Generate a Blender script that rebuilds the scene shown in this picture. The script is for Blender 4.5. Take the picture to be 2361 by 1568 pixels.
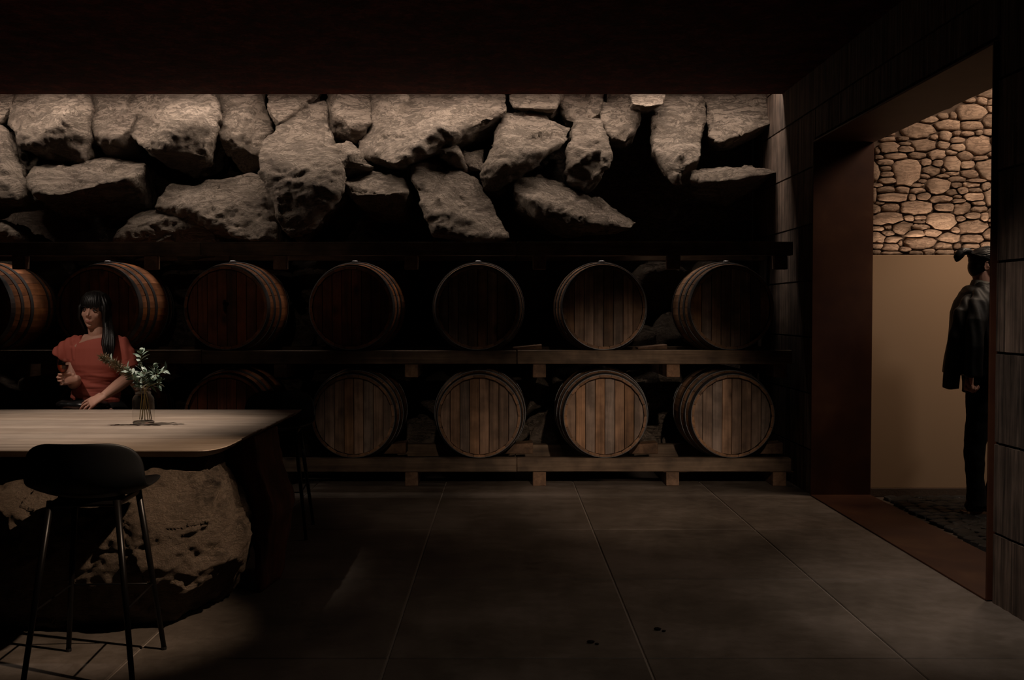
import bpy, bmesh, math, random
import numpy as np
from mathutils import Vector as V, Matrix, noise, Euler
from mathutils.geometry import convex_hull_2d

random.seed(7)
S = bpy.context.scene
for o in list(bpy.data.objects):
    bpy.data.objects.remove(o)
COL = S.collection
PI = math.pi
R = math.radians

# ------------------------------------------------------------------ camera
F, VX, CY, EYE = 2350.0, 1160.0, 784.0, 1.28
PITCH = math.atan(66 / F)
cd = bpy.data.cameras.new('camera')
cd.sensor_width = 36
cd.lens = F / 2361 * 36
cd.shift_x = 20.5 / 2361
cd.clip_start = 0.05
cam = bpy.data.objects.new('camera', cd)
cam.location = (0, 0, EYE)
cam.rotation_euler = (PI / 2 - PITCH, 0, 0)
COL.objects.link(cam)
S.camera = cam


def at(px, py, y):
    """point of the room at depth y that stands at photograph pixel (px, py)"""
    c = (CY - py) / F
    dy = math.cos(PITCH) + c * math.sin(PITCH)
    k = y / dy
    return V(((px - VX) / F * k, y, EYE + (-math.sin(PITCH) + c * math.cos(PITCH)) * k))


# ------------------------------------------------------------------ world, lights, exposure
w = bpy.data.worlds.new('world')
w.use_nodes = True
w.node_tree.nodes['Background'].inputs[0].default_value = (1.0, 0.7, 0.55, 1)
w.node_tree.nodes['Background'].inputs[1].default_value = 0.0006
S.world = w
S.view_settings.view_transform = 'Standard'
S.view_settings.look = 'None'
S.view_settings.exposure = 0.0
S.view_settings.gamma = 1.0
S.view_settings.use_curve_mapping = False


def area(name, loc, aim, sx, sy, power, col, spread=180):
    d = bpy.data.lights.new(name, 'AREA')
    d.shape = 'RECTANGLE'
    d.size, d.size_y, d.energy, d.color, d.spread = sx, sy, power, col, R(spread)
    o = bpy.data.objects.new(name, d)
    o.location = loc
    o.rotation_euler = (V(aim) - V(loc)).to_track_quat('-Z', 'Y').to_euler()
    COL.objects.link(o)
    return o


def spot(name, loc, aim, power, col, angle, blend=0.6, rad=0.04):
    d = bpy.data.lights.new(name, 'SPOT')
    d.energy, d.color, d.spot_size, d.spot_blend, d.shadow_soft_size = power, col, R(angle), blend, rad
    o = bpy.data.objects.new(name, d)
    o.location = loc
    o.rotation_euler = (V(aim) - V(loc)).to_track_quat('-Z', 'Y').to_euler()
    COL.objects.link(o)
    return o


WARM = (1.0, 0.84, 0.71)
area('cove_light', (-1.4, 7.952, 3.16), (-1.4, 7.95, 2.0), 7.0, 0.07, 66, WARM, 170)
spot('table_spotlight', (-2.15, 4.75, 2.94), (-2.12, 4.85, 0.7), 190, (1.0, 0.85, 0.73), 55, 0.85, 0.02)
spot('table_end_fill', (-1.30, 4.95, 2.94), (-1.52, 5.0, 0.74), 50, (1.0, 0.85, 0.73), 21, 0.9, 0.02)  # added fill, brightens the right end of the table
spot('woman_fill', (-2.75, 4.3, 2.94), (-2.42, 5.95, 1.1), 92, (1.0, 0.84, 0.70), 27, 0.7, 0.05)  # added fill on the seated woman
spot('boulder_spotlight', (0.95, 2.62, 2.94), (-1.52, 3.98, 0.38), 430, (1.0, 0.74, 0.53), 21, 0.8, 0.03)
spot('barrel_spots_and_fill', (1.0, 1.5, 2.94), (0.90, 7.43, 0.06), 760, (1.0, 0.77, 0.58), 24, 1.0, 0.05)
spot('barrel_spots_and_fill', (-0.1, 1.5, 2.94), (-0.50, 7.43, 0.08), 190, (1.0, 0.77, 0.58), 20, 1.0, 0.05)
spot('barrel_spots_and_fill', (-1.0, 1.6, 2.94), (-2.1, 7.43, 1.75), 50, (1.0, 0.72, 0.52), 24, 1.0, 0.05)  # added weak fill in place of ambient light on the left upper barrels
spot('floor_spotlight', (0.8, 3.4, 2.94), (0.8, 3.7, 0.0), 24, (1.0, 0.82, 0.66), 84, 1.0, 0.06)
spot('panel_fill', (1.15, 3.3, 2.94), (2.145, 4.4, 0.2), 130, (1.0, 0.86, 0.74), 44, 1.0, 0.04)  # added wall washer to lift the near panels
area('hall_cove', (3.87, 7.21, 1.62), (3.87, 7.30, 2.2), 2.4, 0.04, 4.0, (1.0, 0.74, 0.54), 80)
area('hall_ceiling_light', (3.7, 6.5, 3.18), (3.3, 7.1, 1.2), 1.2, 0.3, 20, (1.0, 0.74, 0.54), 140)
spot('hall_spotlight', (4.3, 5.3, 3.1), (3.05, 6.9, 0.75), 48, (1.0, 0.84, 0.70), 44, 0.5, 0.22)


# ------------------------------------------------------------------ materials
def nt(name):
    m = bpy.data.materials.new(name)
    m.use_nodes = True
    t = m.node_tree
    t.nodes.clear()
    out = t.nodes.new('ShaderNodeOutputMaterial')
    p = t.nodes.new('ShaderNodeBsdfPrincipled')
    t.links.new(p.outputs[0], out.inputs[0])
    return m, t, p, out


def nd(t, kind, **kw):
    n = t.nodes.new(kind)
    for k, v in kw.items():
        if k in n.inputs:
            n.inputs[k].default_value = v
        else:
            setattr(n, k, v)
    return n


def ramp(t, fac, stops):
    r = t.nodes.new('ShaderNodeValToRGB')
    e = r.color_ramp.elements
    while len(e) < len(stops):
        e.new(0.5)
    for i, (p, c) in enumerate(stops):
        e[i].position = p
        e[i].color = (c[0], c[1], c[2], 1) if len(c) == 3 else c
    t.links.new(fac, r.inputs[0])
    return r.outputs[0]


def plain(name, col, rough=0.5, metal=0.0, spec=0.5, **kw):
    m, t, p, out = nt(name)
    p.inputs['Base Color'].default_value = (*col, 1)
    p.inputs['Roughness'].default_value = rough
    p.inputs['Metallic'].default_value = metal
    p.inputs['Specular IOR Level'].default_value = spec
    # faint procedural variation of the gloss
    n = nd(t, 'ShaderNodeTexNoise', Scale=kw.get('scale', 30.0), Detail=4.0)
    tc = nd(t, 'ShaderNodeTexCoord')
    t.links.new(tc.outputs['Object'], n.inputs['Vector'])
    b = nd(t, 'ShaderNodeBump', Strength=kw.get('bump', 0.08), Distance=kw.get('dist', 0.003))
    t.links.new(n.outputs[0], b.inputs['Height'])
    t.links.new(b.outputs[0], p.inputs['Normal'])
    return m


def coords(t, rnd=False, scale=(1, 1, 1)):
    tc = nd(t, 'ShaderNodeTexCoord')
    vec = tc.outputs['Object']
    if rnd:
        oi = nd(t, 'ShaderNodeObjectInfo')
        mu = nd(t, 'ShaderNodeMath', operation='MULTIPLY')
        mu.inputs[1].default_value = 37.0
        t.links.new(oi.outputs['Random'], mu.inputs[0])
        ad = nd(t, 'ShaderNodeVectorMath', operation='ADD')
        t.links.new(vec, ad.inputs[0])
        t.links.new(mu.outputs[0], ad.inputs[1])
        vec = ad.outputs[0]
    mp = nd(t, 'ShaderNodeMapping')
    mp.inputs['Scale'].default_value = scale
    t.links.new(vec, mp.inputs['Vector'])
    return vec, mp.outputs[0]


def wood(name, dark, light, axis, rough=0.6, grain=30.0, var=0.5, bump=0.25, knots=True, spec=0.3, stain=0.5, hue=0.0):
    m, t, p, out = nt(name)
    sc = [grain, grain, grain]
    sc['xyz'.index(axis)] = grain * 0.045
    raw, vec = coords(t, True, sc)
    n1 = nd(t, 'ShaderNodeTexNoise', Scale=1.0, Detail=8.0, Roughness=0.65, Distortion=0.6)
    t.links.new(vec, n1.inputs['Vector'])
    n2 = nd(t, 'ShaderNodeTexNoise', Scale=7.0, Detail=3.0)
    t.links.new(raw, n2.inputs['Vector'])
    oi = nd(t, 'ShaderNodeObjectInfo')
    mid = tuple((a + b) / 2 for a, b in zip(dark, light))
    c = ramp(t, n1.outputs[0], [(0.3, dark), (0.5, mid), (0.68, light)])
    # per-piece tone
    mr = nd(t, 'ShaderNodeMapRange')
    mr.inputs['To Min'].default_value = 1 - var
    mr.inputs['To Max'].default_value = 1 + var * 0.5
    t.links.new(oi.outputs['Random'], mr.inputs['Value'])
    st = nd(t, 'ShaderNodeMapRange')
    st.inputs['From Min'].default_value = 0.35
    st.inputs['From Max'].default_value = 0.65
    st.inputs['To Min'].default_value = 1 - stain
    st.inputs['To Max'].default_value = 1.0
    t.links.new(n2.outputs[0], st.inputs['Value'])
    mu = nd(t, 'ShaderNodeMath', operation='MULTIPLY')
    t.links.new(mr.outputs[0], mu.inputs[0])
    t.links.new(st.outputs[0], mu.inputs[1])
    last = mu.outputs[0]
    if knots:
        vo = nd(t, 'ShaderNodeTexVoronoi', Scale=4.5)
        ks = [1, 1, 1]
        ks['xyz'.index(axis)] = 0.6
        mk = nd(t, 'ShaderNodeMapping')
        mk.inputs['Scale'].default_value = ks
        t.links.new(raw, mk.inputs['Vector'])
        t.links.new(mk.outputs[0], vo.inputs['Vector'])
        kr = nd(t, 'ShaderNodeMapRange')
        kr.inputs['From Min'].default_value = 0.03
        kr.inputs['From Max'].default_value = 0.15
        kr.inputs['To Min'].default_value = 0.25
        t.links.new(vo.outputs['Distance'], kr.inputs['Value'])
        m2 = nd(t, 'ShaderNodeMath', operation='MULTIPLY')
        t.links.new(last, m2.inputs[0])
        t.links.new(kr.outputs[0], m2.inputs[1])
        last = m2.outputs[0]
    vm = nd(t, 'ShaderNodeVectorMath', operation='SCALE')
    t.links.new(c, vm.inputs[0])
    t.links.new(last, vm.inputs['Scale'])
    h1 = nd(t, 'ShaderNodeMath', operation='MULTIPLY')
    h1.inputs[1].default_value = 13.7
    t.links.new(oi.outputs['Random'], h1.inputs[0])
    h2 = nd(t, 'ShaderNodeMath', operation='FRACT')
    t.links.new(h1.outputs[0], h2.inputs[0])
    h3 = nd(t, 'ShaderNodeMapRange')
    h3.inputs['To Min'].default_value = 1.0 - hue
    h3.inputs['To Max'].default_value = 1.12
    t.links.new(h2.outputs[0], h3.inputs['Value'])
    hs = nd(t, 'ShaderNodeHueSaturation')
    t.links.new(h3.outputs[0], hs.inputs['Saturation'])
    t.links.new(vm.outputs[0], hs.inputs['Color'])
    t.links.new(hs.outputs[0], p.inputs['Base Color'])
    p.inputs['Roughness'].default_value = rough
    p.inputs['Specular IOR Level'].default_value = spec
    b = nd(t, 'ShaderNodeBump', Strength=bump, Distance=0.004)
    t.links.new(n1.outputs[0], b.inputs['Height'])
    t.links.new(b.outputs[0], p.inputs['Normal'])
    return m


def rock(name, c1, c2, c3, s=1.0, bump=0.8, dist=0.05, fine=0.5, rnd=False, stretch=(1, 1, 1), crack_shade=0.55):
    m, t, p, out = nt(name)
    raw, vec = coords(t, rnd, tuple(s * k for k in stretch))
    n1 = nd(t, 'ShaderNodeTexNoise', Scale=4.0, Detail=12.0, Roughness=0.62, Distortion=0.9)
    n2 = nd(t, 'ShaderNodeTexNoise', Scale=1.3, Detail=4.0)
    n3 = nd(t, 'ShaderNodeTexNoise', Scale=42.0, Detail=8.0, Roughness=0.75)
    vo = nd(t, 'ShaderNodeTexVoronoi', Scale=5.5, feature='DISTANCE_TO_EDGE')
    for n in (n1, n2, n3):
        t.links.new(vec, n.inputs['Vector'])
    # layered, slanting fracture lines
    mp = nd(t, 'ShaderNodeMapping')
    mp.inputs['Rotation'].default_value = (0.2, 0.5, 0.3)
    mp.inputs['Scale'].default_value = (1.2, 1.5, 4.2)
    t.links.new(vec, mp.inputs['Vector'])
    mx = nd(t, 'ShaderNodeMix', data_type='VECTOR')
    mx.inputs['Factor'].default_value = 0.28
    t.links.new(mp.outputs[0], mx.inputs[4])
    t.links.new(n1.outputs['Color'], mx.inputs[5])
    n4 = nd(t, 'ShaderNodeTexNoise', Scale=5.0, Detail=9.0, Roughness=0.68, Distortion=1.4)
    t.links.new(mx.outputs[1], n4.inputs['Vector'])
    rd = nd(t, 'ShaderNodeMath', operation='ABSOLUTE')
    sb = nd(t, 'ShaderNodeMath', operation='SUBTRACT')
    sb.inputs[1].default_value = 0.5
    t.links.new(n4.outputs[0], sb.inputs[0])
    t.links.new(sb.outputs[0], rd.inputs[0])
    cr = nd(t, 'ShaderNodeMapRange')
    cr.inputs['From Max'].default_value = 0.030
    t.links.new(rd.outputs[0], cr.inputs['Value'])
    # height = n1 + cracks + fine
    h1 = nd(t, 'ShaderNodeMath', operation='MULTIPLY_ADD')
    h1.inputs[1].default_value = 0.22
    t.links.new(cr.outputs[0], h1.inputs[0])
    t.links.new(n1.outputs[0], h1.inputs[2])
    h2 = nd(t, 'ShaderNodeMath', operation='MULTIPLY_ADD')
    h2.inputs[1].default_value = 0.22 * fine
    t.links.new(n3.outputs[0], h2.inputs[0])
    t.links.new(h1.outputs[0], h2.inputs[2])
    b = nd(t, 'ShaderNodeBump', Strength=bump, Distance=dist)
    t.links.new(h2.outputs[0], b.inputs['Height'])
    t.links.new(b.outputs[0], p.inputs['Normal'])
    mixf = nd(t, 'ShaderNodeMath', operation='MULTIPLY_ADD')
    mixf.inputs[1].default_value = 0.5
    t.links.new(n1.outputs[0], mixf.inputs[0])
    hv = nd(t, 'ShaderNodeMath', operation='MULTIPLY')
    hv.inputs[1].default_value = 0.5
    t.links.new(n2.outputs[0], hv.inputs[0])
    t.links.new(hv.outputs[0], mixf.inputs[2])
    col = ramp(t, mixf.outputs[0], [(0.36, c1), (0.5, c2), (0.64, c3)])
    # shade of the fissures, darkened into the colour
    gr = nd(t, 'ShaderNodeMapRange')
    gr.inputs['To Min'].default_value = crack_shade
    t.links.new(cr.outputs[0], gr.inputs['Value'])
    gv = nd(t, 'ShaderNodeVectorMath', operation='SCALE')
    t.links.new(col, gv.inputs[0])
    t.links.new(gr.outputs[0], gv.inputs['Scale'])
    col = gv.outputs[0]
    if rnd:
        oi = nd(t, 'ShaderNodeObjectInfo')
        mr = nd(t, 'ShaderNodeMapRange')
        mr.inputs['To Min'].default_value = 0.62
        mr.inputs['To Max'].default_value = 1.15
        t.links.new(oi.outputs['Random'], mr.inputs['Value'])
        vm = nd(t, 'ShaderNodeVectorMath', operation='SCALE')
        t.links.new(col, vm.inputs[0])
        t.links.new(mr.outputs[0], vm.inputs['Scale'])
        col = vm.outputs[0]
    t.links.new(col, p.inputs['Base Color'])
    p.inputs['Roughness'].default_value = 0.92
    p.inputs['Specular IOR Level'].default_value = 0.15
    return m


def thin_glass(name, tint=(0.97, 0.97, 0.96), rough=0.07):
    m, t, p, out = nt(name)
    t.nodes.remove(p)
    tr = nd(t, 'ShaderNodeBsdfTransparent')
    tr.inputs[0].default_value = (*tint, 1)
    gl = nd(t, 'ShaderNodeBsdfGlossy')
    gl.inputs['Roughness'].default_value = rough
    lw = nd(t, 'ShaderNodeLayerWeight', Blend=0.5)
    pw = nd(t, 'ShaderNodeMath', operation='POWER')
    pw.inputs[1].default_value = 4.0
    fr = nd(t, 'ShaderNodeMath', operation='MULTIPLY_ADD')
    fr.inputs[1].default_value = 0.55
    fr.inputs[2].default_value = 0.035
    t.links.new(lw.outputs['Facing'], pw.inputs[0])
    t.links.new(pw.outputs[0], fr.inputs[0])
    mx = nd(t, 'ShaderNodeMixShader')
    t.links.new(fr.outputs[0], mx.inputs[0])
    t.links.new(tr.outputs[0], mx.inputs[1])
    t.links.new(gl.outputs[0], mx.inputs[2])
    t.links.new(mx.outputs[0], out.inputs[0])
    return m


def clear(name, col, ior=1.45):
    m, t, p, out = nt(name)
    p.inputs['Base Color'].default_value = (*col, 1)
    p.inputs['Transmission Weight'].default_value = 1.0
    p.inputs['Roughness'].default_value = 0.0
    p.inputs['IOR'].default_value = ior
    return m


def floor_mat():
    m, t, p, out = nt('stained_concrete')
    raw, vec = coords(t, False)
    n1 = nd(t, 'ShaderNodeTexNoise', Scale=1.1, Detail=6.0, Roughness=0.6)
    n2 = nd(t, 'ShaderNodeTexNoise', Scale=9.0, Detail=8.0, Roughness=0.7)
    n3 = nd(t, 'ShaderNodeTexNoise', Scale=26.0, Detail=6.0, Roughness=0.7, Distortion=1.0)
    for n in (n1, n2, n3):
        t.links.new(raw, n.inputs['Vector'])
    ad = nd(t, 'ShaderNodeMath', operation='MULTIPLY_ADD')
    ad.inputs[1].default_value = 0.4
    t.links.new(n2.outputs[0], ad.inputs[0])
    t.links.new(n1.outputs[0], ad.inputs[2])
    c = ramp(t, ad.outputs[0], [(0.5, (0.050, 0.038, 0.030)), (0.68, (0.095, 0.076, 0.060)), (0.85, (0.16, 0.13, 0.11))])
    oi = nd(t, 'ShaderNodeObjectInfo')
    mr = nd(t, 'ShaderNodeMapRange')
    mr.inputs['To Min'].default_value = 0.8
    mr.inputs['To Max'].default_value = 1.15
    t.links.new(oi.outputs['Random'], mr.inputs['Value'])
    vm = nd(t, 'ShaderNodeVectorMath', operation='SCALE')
    t.links.new(c, vm.inputs[0])
    t.links.new(mr.outputs[0], vm.inputs['Scale'])
    t.links.new(vm.outputs[0], p.inputs['Base Color'])
    rr = nd(t, 'ShaderNodeMapRange')
    rr.inputs['To Min'].default_value = 0.42
    rr.inputs['To Max'].default_value = 0.75
    t.links.new(n2.outputs[0], rr.inputs['Value'])
    t.links.new(rr.outputs[0], p.inputs['Roughness'])
    p.inputs['Specular IOR Level'].default_value = 0.35
    b = nd(t, 'ShaderNodeBump', Strength=0.35, Distance=0.006)
    t.links.new(n3.outputs[0], b.inputs['Height'])
    t.links.new(b.outputs[0], p.inputs['Normal'])
    return m


M = {}
M['rock'] = rock('quarry_rock', (0.23, 0.18, 0.145), (0.30, 0.24, 0.19), (0.39, 0.315, 0.255), 1.0, 1.0, 0.20, 1.0, crack_shade=0.72)
M['boulder'] = rock('boulder_rock', (0.20, 0.14, 0.10), (0.29, 0.21, 0.15), (0.38, 0.285, 0.21), 1.6, 1.0, 0.34, 2.2, crack_shade=0.62)
M['field'] = rock('field_stone', (0.22, 0.15, 0.11), (0.35, 0.25, 0.185), (0.45, 0.335, 0.25), 2.0, 0.7, 0.025, 0.9, True, (0.85, 1, 1.15), 0.85)
M['mortar'] = plain('dark_mortar', (0.075, 0.050, 0.035), 0.95, bump=0.6, scale=60)
M['plaster'] = plain('ochre_plaster', (0.40, 0.27, 0.17), 0.85, spec=0.2, bump=0.05, scale=14)
M['floor'] = floor_mat()
M['grout'] = plain('pale_grout', (0.22, 0.18, 0.15), 0.8, bump=0.5, scale=50)
M['ceiling'] = rock('rust_ceiling', (0.030, 0.005, 0.003), (0.075, 0.011, 0.007), (0.16, 0.033, 0.021), 5.0, 0.8, 0.02, 1.0)
M['panel'] = wood('rough_board_panel', (0.014, 0.010, 0.008), (0.20, 0.143, 0.112), 'z', 0.75, 42, 0.35, 1.0, False, 0.3, 0.4)
M['steel'] = None
M['beam'] = wood('rack_beam_wood', (0.085, 0.055, 0.037), (0.22, 0.155, 0.105), 'x', 0.7, 26, 0.25, 0.5, True)
M['rail'] = wood('rail_end_wood', (0.12, 0.07, 0.045), (0.25, 0.155, 0.10), 'y', 0.75, 26, 0.2, 0.4, True)
M['head'] = wood('barrel_head_oak', (0.15, 0.082, 0.045), (0.42, 0.24, 0.14), 'z', 0.62, 30, 0.45, 0.4, True, hue=0.42)
M['head_red'] = wood('barrel_head_ambient_red_oak', (0.13, 0.045, 0.022), (0.30, 0.105, 0.05), 'z', 0.6, 30, 0.45, 0.3, True)  # red-brown oak, with the reddish ambient light mixed into its colour
M['stave'] = wood('barrel_stave_oak', (0.17, 0.095, 0.055), (0.36, 0.205, 0.12), 'y', 0.55, 26, 0.35, 0.25, False)
M['stave_red'] = wood('barrel_stave_red_oak', (0.22, 0.085, 0.04), (0.44, 0.19, 0.09), 'y', 0.5, 26, 0.35, 0.25, False)
M['hoop'] = plain('galvanised_hoop', (0.16, 0.16, 0.165), 0.42, 0.85, bump=0.3)
M['table'] = wood('bleached_table_board', (0.22, 0.165, 0.125), (0.43, 0.345, 0.275), 'x', 0.5, 22, 0.12, 0.15, False, 0.4, 0.15)
M['bark'] = wood('live_edge_slab', (0.08, 0.026, 0.015), (0.26, 0.09, 0.05), 'z', 0.6, 16, 0.1, 0.8, False)
M['black'] = plain('black_shell_plastic', (0.0025, 0.0025, 0.003), 0.5, bump=0.02)
M['blackmetal'] = plain('black_powder_metal', (0.012, 0.010, 0.009), 0.33, 0.6, bump=0.03)
M['leather'] = plain('black_leather', (0.010, 0.010, 0.011), 0.30, bump=0.25, scale=90)
M['skin'] = plain('skin', (0.50, 0.27, 0.20), 0.5, spec=0.35, bump=0.03, scale=120)
M['skin'].node_tree.nodes['Principled BSDF'].inputs['Subsurface Weight'].default_value = 0.08
M['skin'].node_tree.nodes['Principled BSDF'].inputs['Subsurface Radius'].default_value = (0.012, 0.005, 0.003)
M['lip'] = plain('lips', (0.40, 0.15, 0.12), 0.4)
M['eyewhite'] = plain('eye_white', (0.55, 0.5, 0.46), 0.25)
M['iris'] = plain('iris', (0.012, 0.008, 0.006), 0.15)
M['hair'] = plain('black_hair', (0.006, 0.0048, 0.0045), 0.46, spec=0.35, bump=0.3, scale=160, dist=0.004)
M['blouse'] = plain('rust_red_jersey', (0.40, 0.095, 0.070), 0.75, spec=0.25, bump=0.12, scale=70)
M['blackcloth'] = plain('black_cloth', (0.006, 0.006, 0.006), 0.85, spec=0.2, bump=0.2, scale=80)
M['jacket'] = plain('black_jacket_cloth', (0.004, 0.0037, 0.0035), 0.6, spec=0.28, bump=0.25, scale=60)
M['shirt'] = plain('grey_shirt', (0.30, 0.27, 0.22), 0.8)
M['shoe'] = plain('black_shoe', (0.010, 0.008, 0.007), 0.35)
M['sole'] = plain('tan_sole', (0.28, 0.15, 0.08), 0.7)
M['glass'] = thin_glass('thin_clear_glass')
M['glassbase'] = clear('thick_glass', (0.96, 0.98, 0.97), 1.5)
M['wine'] = clear('amber_wine', (0.50, 0.20, 0.07), 1.34)
M['leaf'] = plain('grey_green_leaf', (0.16, 0.225, 0.165), 0.5, bump=0.3, scale=60)
M['leafpale'] = plain('pale_silver_leaf', (0.33, 0.39, 0.32), 0.5, bump=0.3, scale=60)
M['leafdark'] = plain('dark_green_leaf', (0.07, 0.12, 0.085), 0.45, bump=0.3, scale=60)
M['needle'] = plain('dry_olive_needle', (0.26, 0.19, 0.115), 0.6)
M['stem'] = plain('olive_stem', (0.27, 0.20, 0.06), 0.5)
M['twig'] = plain('brown_twig', (0.16, 0.11, 0.07), 0.6)
M['cobble'] = rock('wet_cobble', (0.045, 0.043, 0.039), (0.095, 0.09, 0.083), (0.18, 0.17, 0.155), 6.0, 1.0, 0.02, 0.8, True)
M['cobble'].node_tree.nodes['Principled BSDF'].inputs['Roughness'].default_value = 0.38
M['cobble'].node_tree.nodes['Principled BSDF'].inputs['Specular IOR Level'].default_value = 0.6


def steel_mat():
    m, t, p, out = nt('rusted_steel_plate')
    raw, vec = coords(t)
    n1 = nd(t, 'ShaderNodeTexNoise', Scale=2.2, Detail=7.0, Roughness=0.6)
    t.links.new(raw, n1.inputs['Vector'])
    c = ramp(t, n1.outputs[0], [(0.35, (0.034, 0.010, 0.005)), (0.55, (0.055, 0.019, 0.008)), (0.72, (0.09, 0.04, 0.017))])
    t.links.new(c, p.inputs['Base Color'])
    p.inputs['Metallic'].default_value = 0.0
    p.inputs['Specular IOR Level'].default_value = 0.25
    p.inputs['Roughness'].default_value = 0.55
    b = nd(t, 'ShaderNodeBump', Strength=0.1, Distance=0.004)
    t.links.new(n1.outputs[0], b.inputs['Height'])
    t.links.new(b.outputs[0], p.inputs['Normal'])
    return m


M['steel'] = steel_mat()


# ------------------------------------------------------------------ object helpers
def wloc(o):
    v = V((0, 0, 0))
    while o is not None:
        v += o.location
        o = o.parent
    return v


def link(name, me, mat=None, parent=None, loc=None, world=True, smooth=False):
    """links a mesh; vertices are in room coordinates when world is True"""
    if isinstance(me, bmesh.types.BMesh):
        bm = me
        me = bpy.data.meshes.new(name)
        bmesh.ops.recalc_face_normals(bm, faces=bm.faces)
        bm.to_mesh(me)
        bm.free()
    me.name = name
    if mat is not None and not me.materials:
        me.materials.append(mat)
    if smooth:
        me.polygons.foreach_set('use_smooth', [True] * len(me.polygons))
    o = bpy.data.objects.new(name, me)
    COL.objects.link(o)
    if parent is not None:
        o.parent = parent
        if world:
            me.transform(Matrix.Translation(-wloc(parent)))
    if loc is not None:
        o.location = loc
    return o


def tag(o, label=None, cat=None, group=None, kind=None):
    for k, v in (('label', label), ('category', cat), ('group', group), ('kind', kind)):
        if v:
            o[k] = v
    return o


def empty(name, loc, label=None, cat=None, group=None, kind=None):
    o = bpy.data.objects.new(name, None)
    o.empty_display_size = 0.1
    o.location = loc
    COL.objects.link(o)
    return tag(o, label, cat, group, kind)


def copy_tree(o, parent=None):
    c = o.copy()
    COL.objects.link(c)
    c.parent = parent
    for ch in list(o.children):
        copy_tree(ch, c)
    return c


def box(bm, lo, hi, bev=0.0, jit=0.0):
    lo, hi = V(lo), V(hi)
    r = bmesh.ops.create_cube(bm, size=1.0)
    vs = r['verts']
    for v in vs:
        v.co = V(((lo[i] + hi[i]) / 2 + v.co[i] * (hi[i] - lo[i])) + (random.uniform(-jit, jit) if jit else 0) for i in range(3))
    if bev:
        es = list({e for v in vs for e in v.link_edges})
        bmesh.ops.bevel(bm, geom=es, offset=bev, segments=1, affect='EDGES', profile=0.5)
    return bm


def nbox(lo, hi, bev=0.0, jit=0.0):
    return box(bmesh.new(), lo, hi, bev, jit)


def tube(bm, pts, rad, n=12, side=None, cap=0.7):
    pts = [V(p) for p in pts]
    rings = []
    N = len(pts)
    for i, p in enumerate(pts):
        t = (pts[min(i + 1, N - 1)] - pts[max(i - 1, 0)]).normalized()
        s = V(side) if side is not None else (V((1, 0, 0)) if abs(t.x) < 0.8 else V((0, 1, 0)))
        a = (s - t * s.dot(t)).normalized()
        b = t.cross(a)
        r = rad[i] if isinstance(rad, (list, tuple)) else rad
        rx, ry = r if isinstance(r, tuple) else (r, r)
        rings.append([bm.verts.new(p + a * (rx * math.cos(2 * PI * k / n)) + b * (ry * math.sin(2 * PI * k / n))) for k in range(n)])
    for A, B in zip(rings, rings[1:]):
        for k in range(n):
            bm.faces.new((A[k], A[(k + 1) % n], B[(k + 1) % n], B[k]))
    for ring, i, sg in ((rings[0], 0, -1), (rings[-1], N - 1, 1)):
        t = (pts[min(i + 1, N - 1)] - pts[max(i - 1, 0)]).normalized() * sg
        r = rad[i] if isinstance(rad, (list, tuple)) else rad
        rm = min(r) if isinstance(r, tuple) else r
        pole = bm.verts.new(pts[i] + t * rm * cap)
        for k in range(n):
            q = (ring[k], ring[(k + 1) % n], pole)
            bm.faces.new(q if sg > 0 else (q[1], q[0], q[2]))
    return bm


def ball(bm, c, r, mat=None, seg=16):
    r = (r, r, r) if not isinstance(r, (tuple, list)) else r
    res = bmesh.ops.create_uvsphere(bm, u_segments=seg, v_segments=max(6, seg // 2 + 2), radius=1.0)
    m = Matrix.Translation(V(c)) @ (mat.to_4x4() if mat is not None else Matrix()) @ Matrix.Diagonal((*r, 1))
    bmesh.ops.transform(bm, matrix=m, verts=res['verts'])
    return bm


def spline(P, n=14):
    P = [V(p) for p in P]
    out = []
    Q = [P[0] * 2 - P[1]] + P + [P[-1] * 2 - P[-2]]
    for i in range(1, len(Q) - 2):
        for k in range(n):
            t_ = k / n
            a, b, c, d = Q[i - 1:i + 3]
            out.append(0.5 * ((2 * b) + (c - a) * t_ + (2 * a - 5 * b + 4 * c - d) * t_ ** 2 + (3 * b - a - 3 * c + d) * t_ ** 3))
    out.append(P[-1])
    return out


def remesh(bm, voxel, smooth=4, deform=None):
    """union of everything in bm as one continuous skin"""
    bmesh.ops.recalc_face_normals(bm, faces=bm.faces)
    me = bpy.data.meshes.new('tmp')
    bm.to_mesh(me)
    bm.free()
    o = bpy.data.objects.new('tmp', me)
    COL.objects.link(o)
    md = o.modifiers.new('r', 'REMESH')
    md.mode = 'VOXEL'
    md.voxel_size = voxel
    if smooth:
        ms = o.modifiers.new('s', 'SMOOTH')
        ms.factor = 0.5
        ms.iterations = smooth
    dg = bpy.context.evaluated_depsgraph_get()
    dg.update()
    out = bpy.data.meshes.new_from_object(o.evaluated_get(dg))
    bpy.data.objects.remove(o)
    bpy.data.meshes.remove(me)
    if deform:
        vs = [(v.co.copy(), v.normal.copy()) for v in out.vertices]
        flat = [c for co, n in vs for c in deform(co, n)]
        out.vertices.foreach_set('co', flat)
        out.update()
    return out


def lathe(bm, prof, n=32, c=(0, 0, 0), cap=False):
    c = V(c)
    rings = []
    for r, z in prof:
        rings.append([bm.verts.new(c + V((r * math.cos(2 * PI * k / n), r * math.sin(2 * PI * k / n), z))) for k in range(n)])
    for A, B in zip(rings, rings[1:]):
        for k in range(n):
            bm.faces.new((A[k], A[(k + 1) % n], B[(k + 1) % n], B[k]))
    if cap:
        bm.faces.new(rings[0][::-1])
        bm.faces.new(rings[-1])
    return bm


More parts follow.
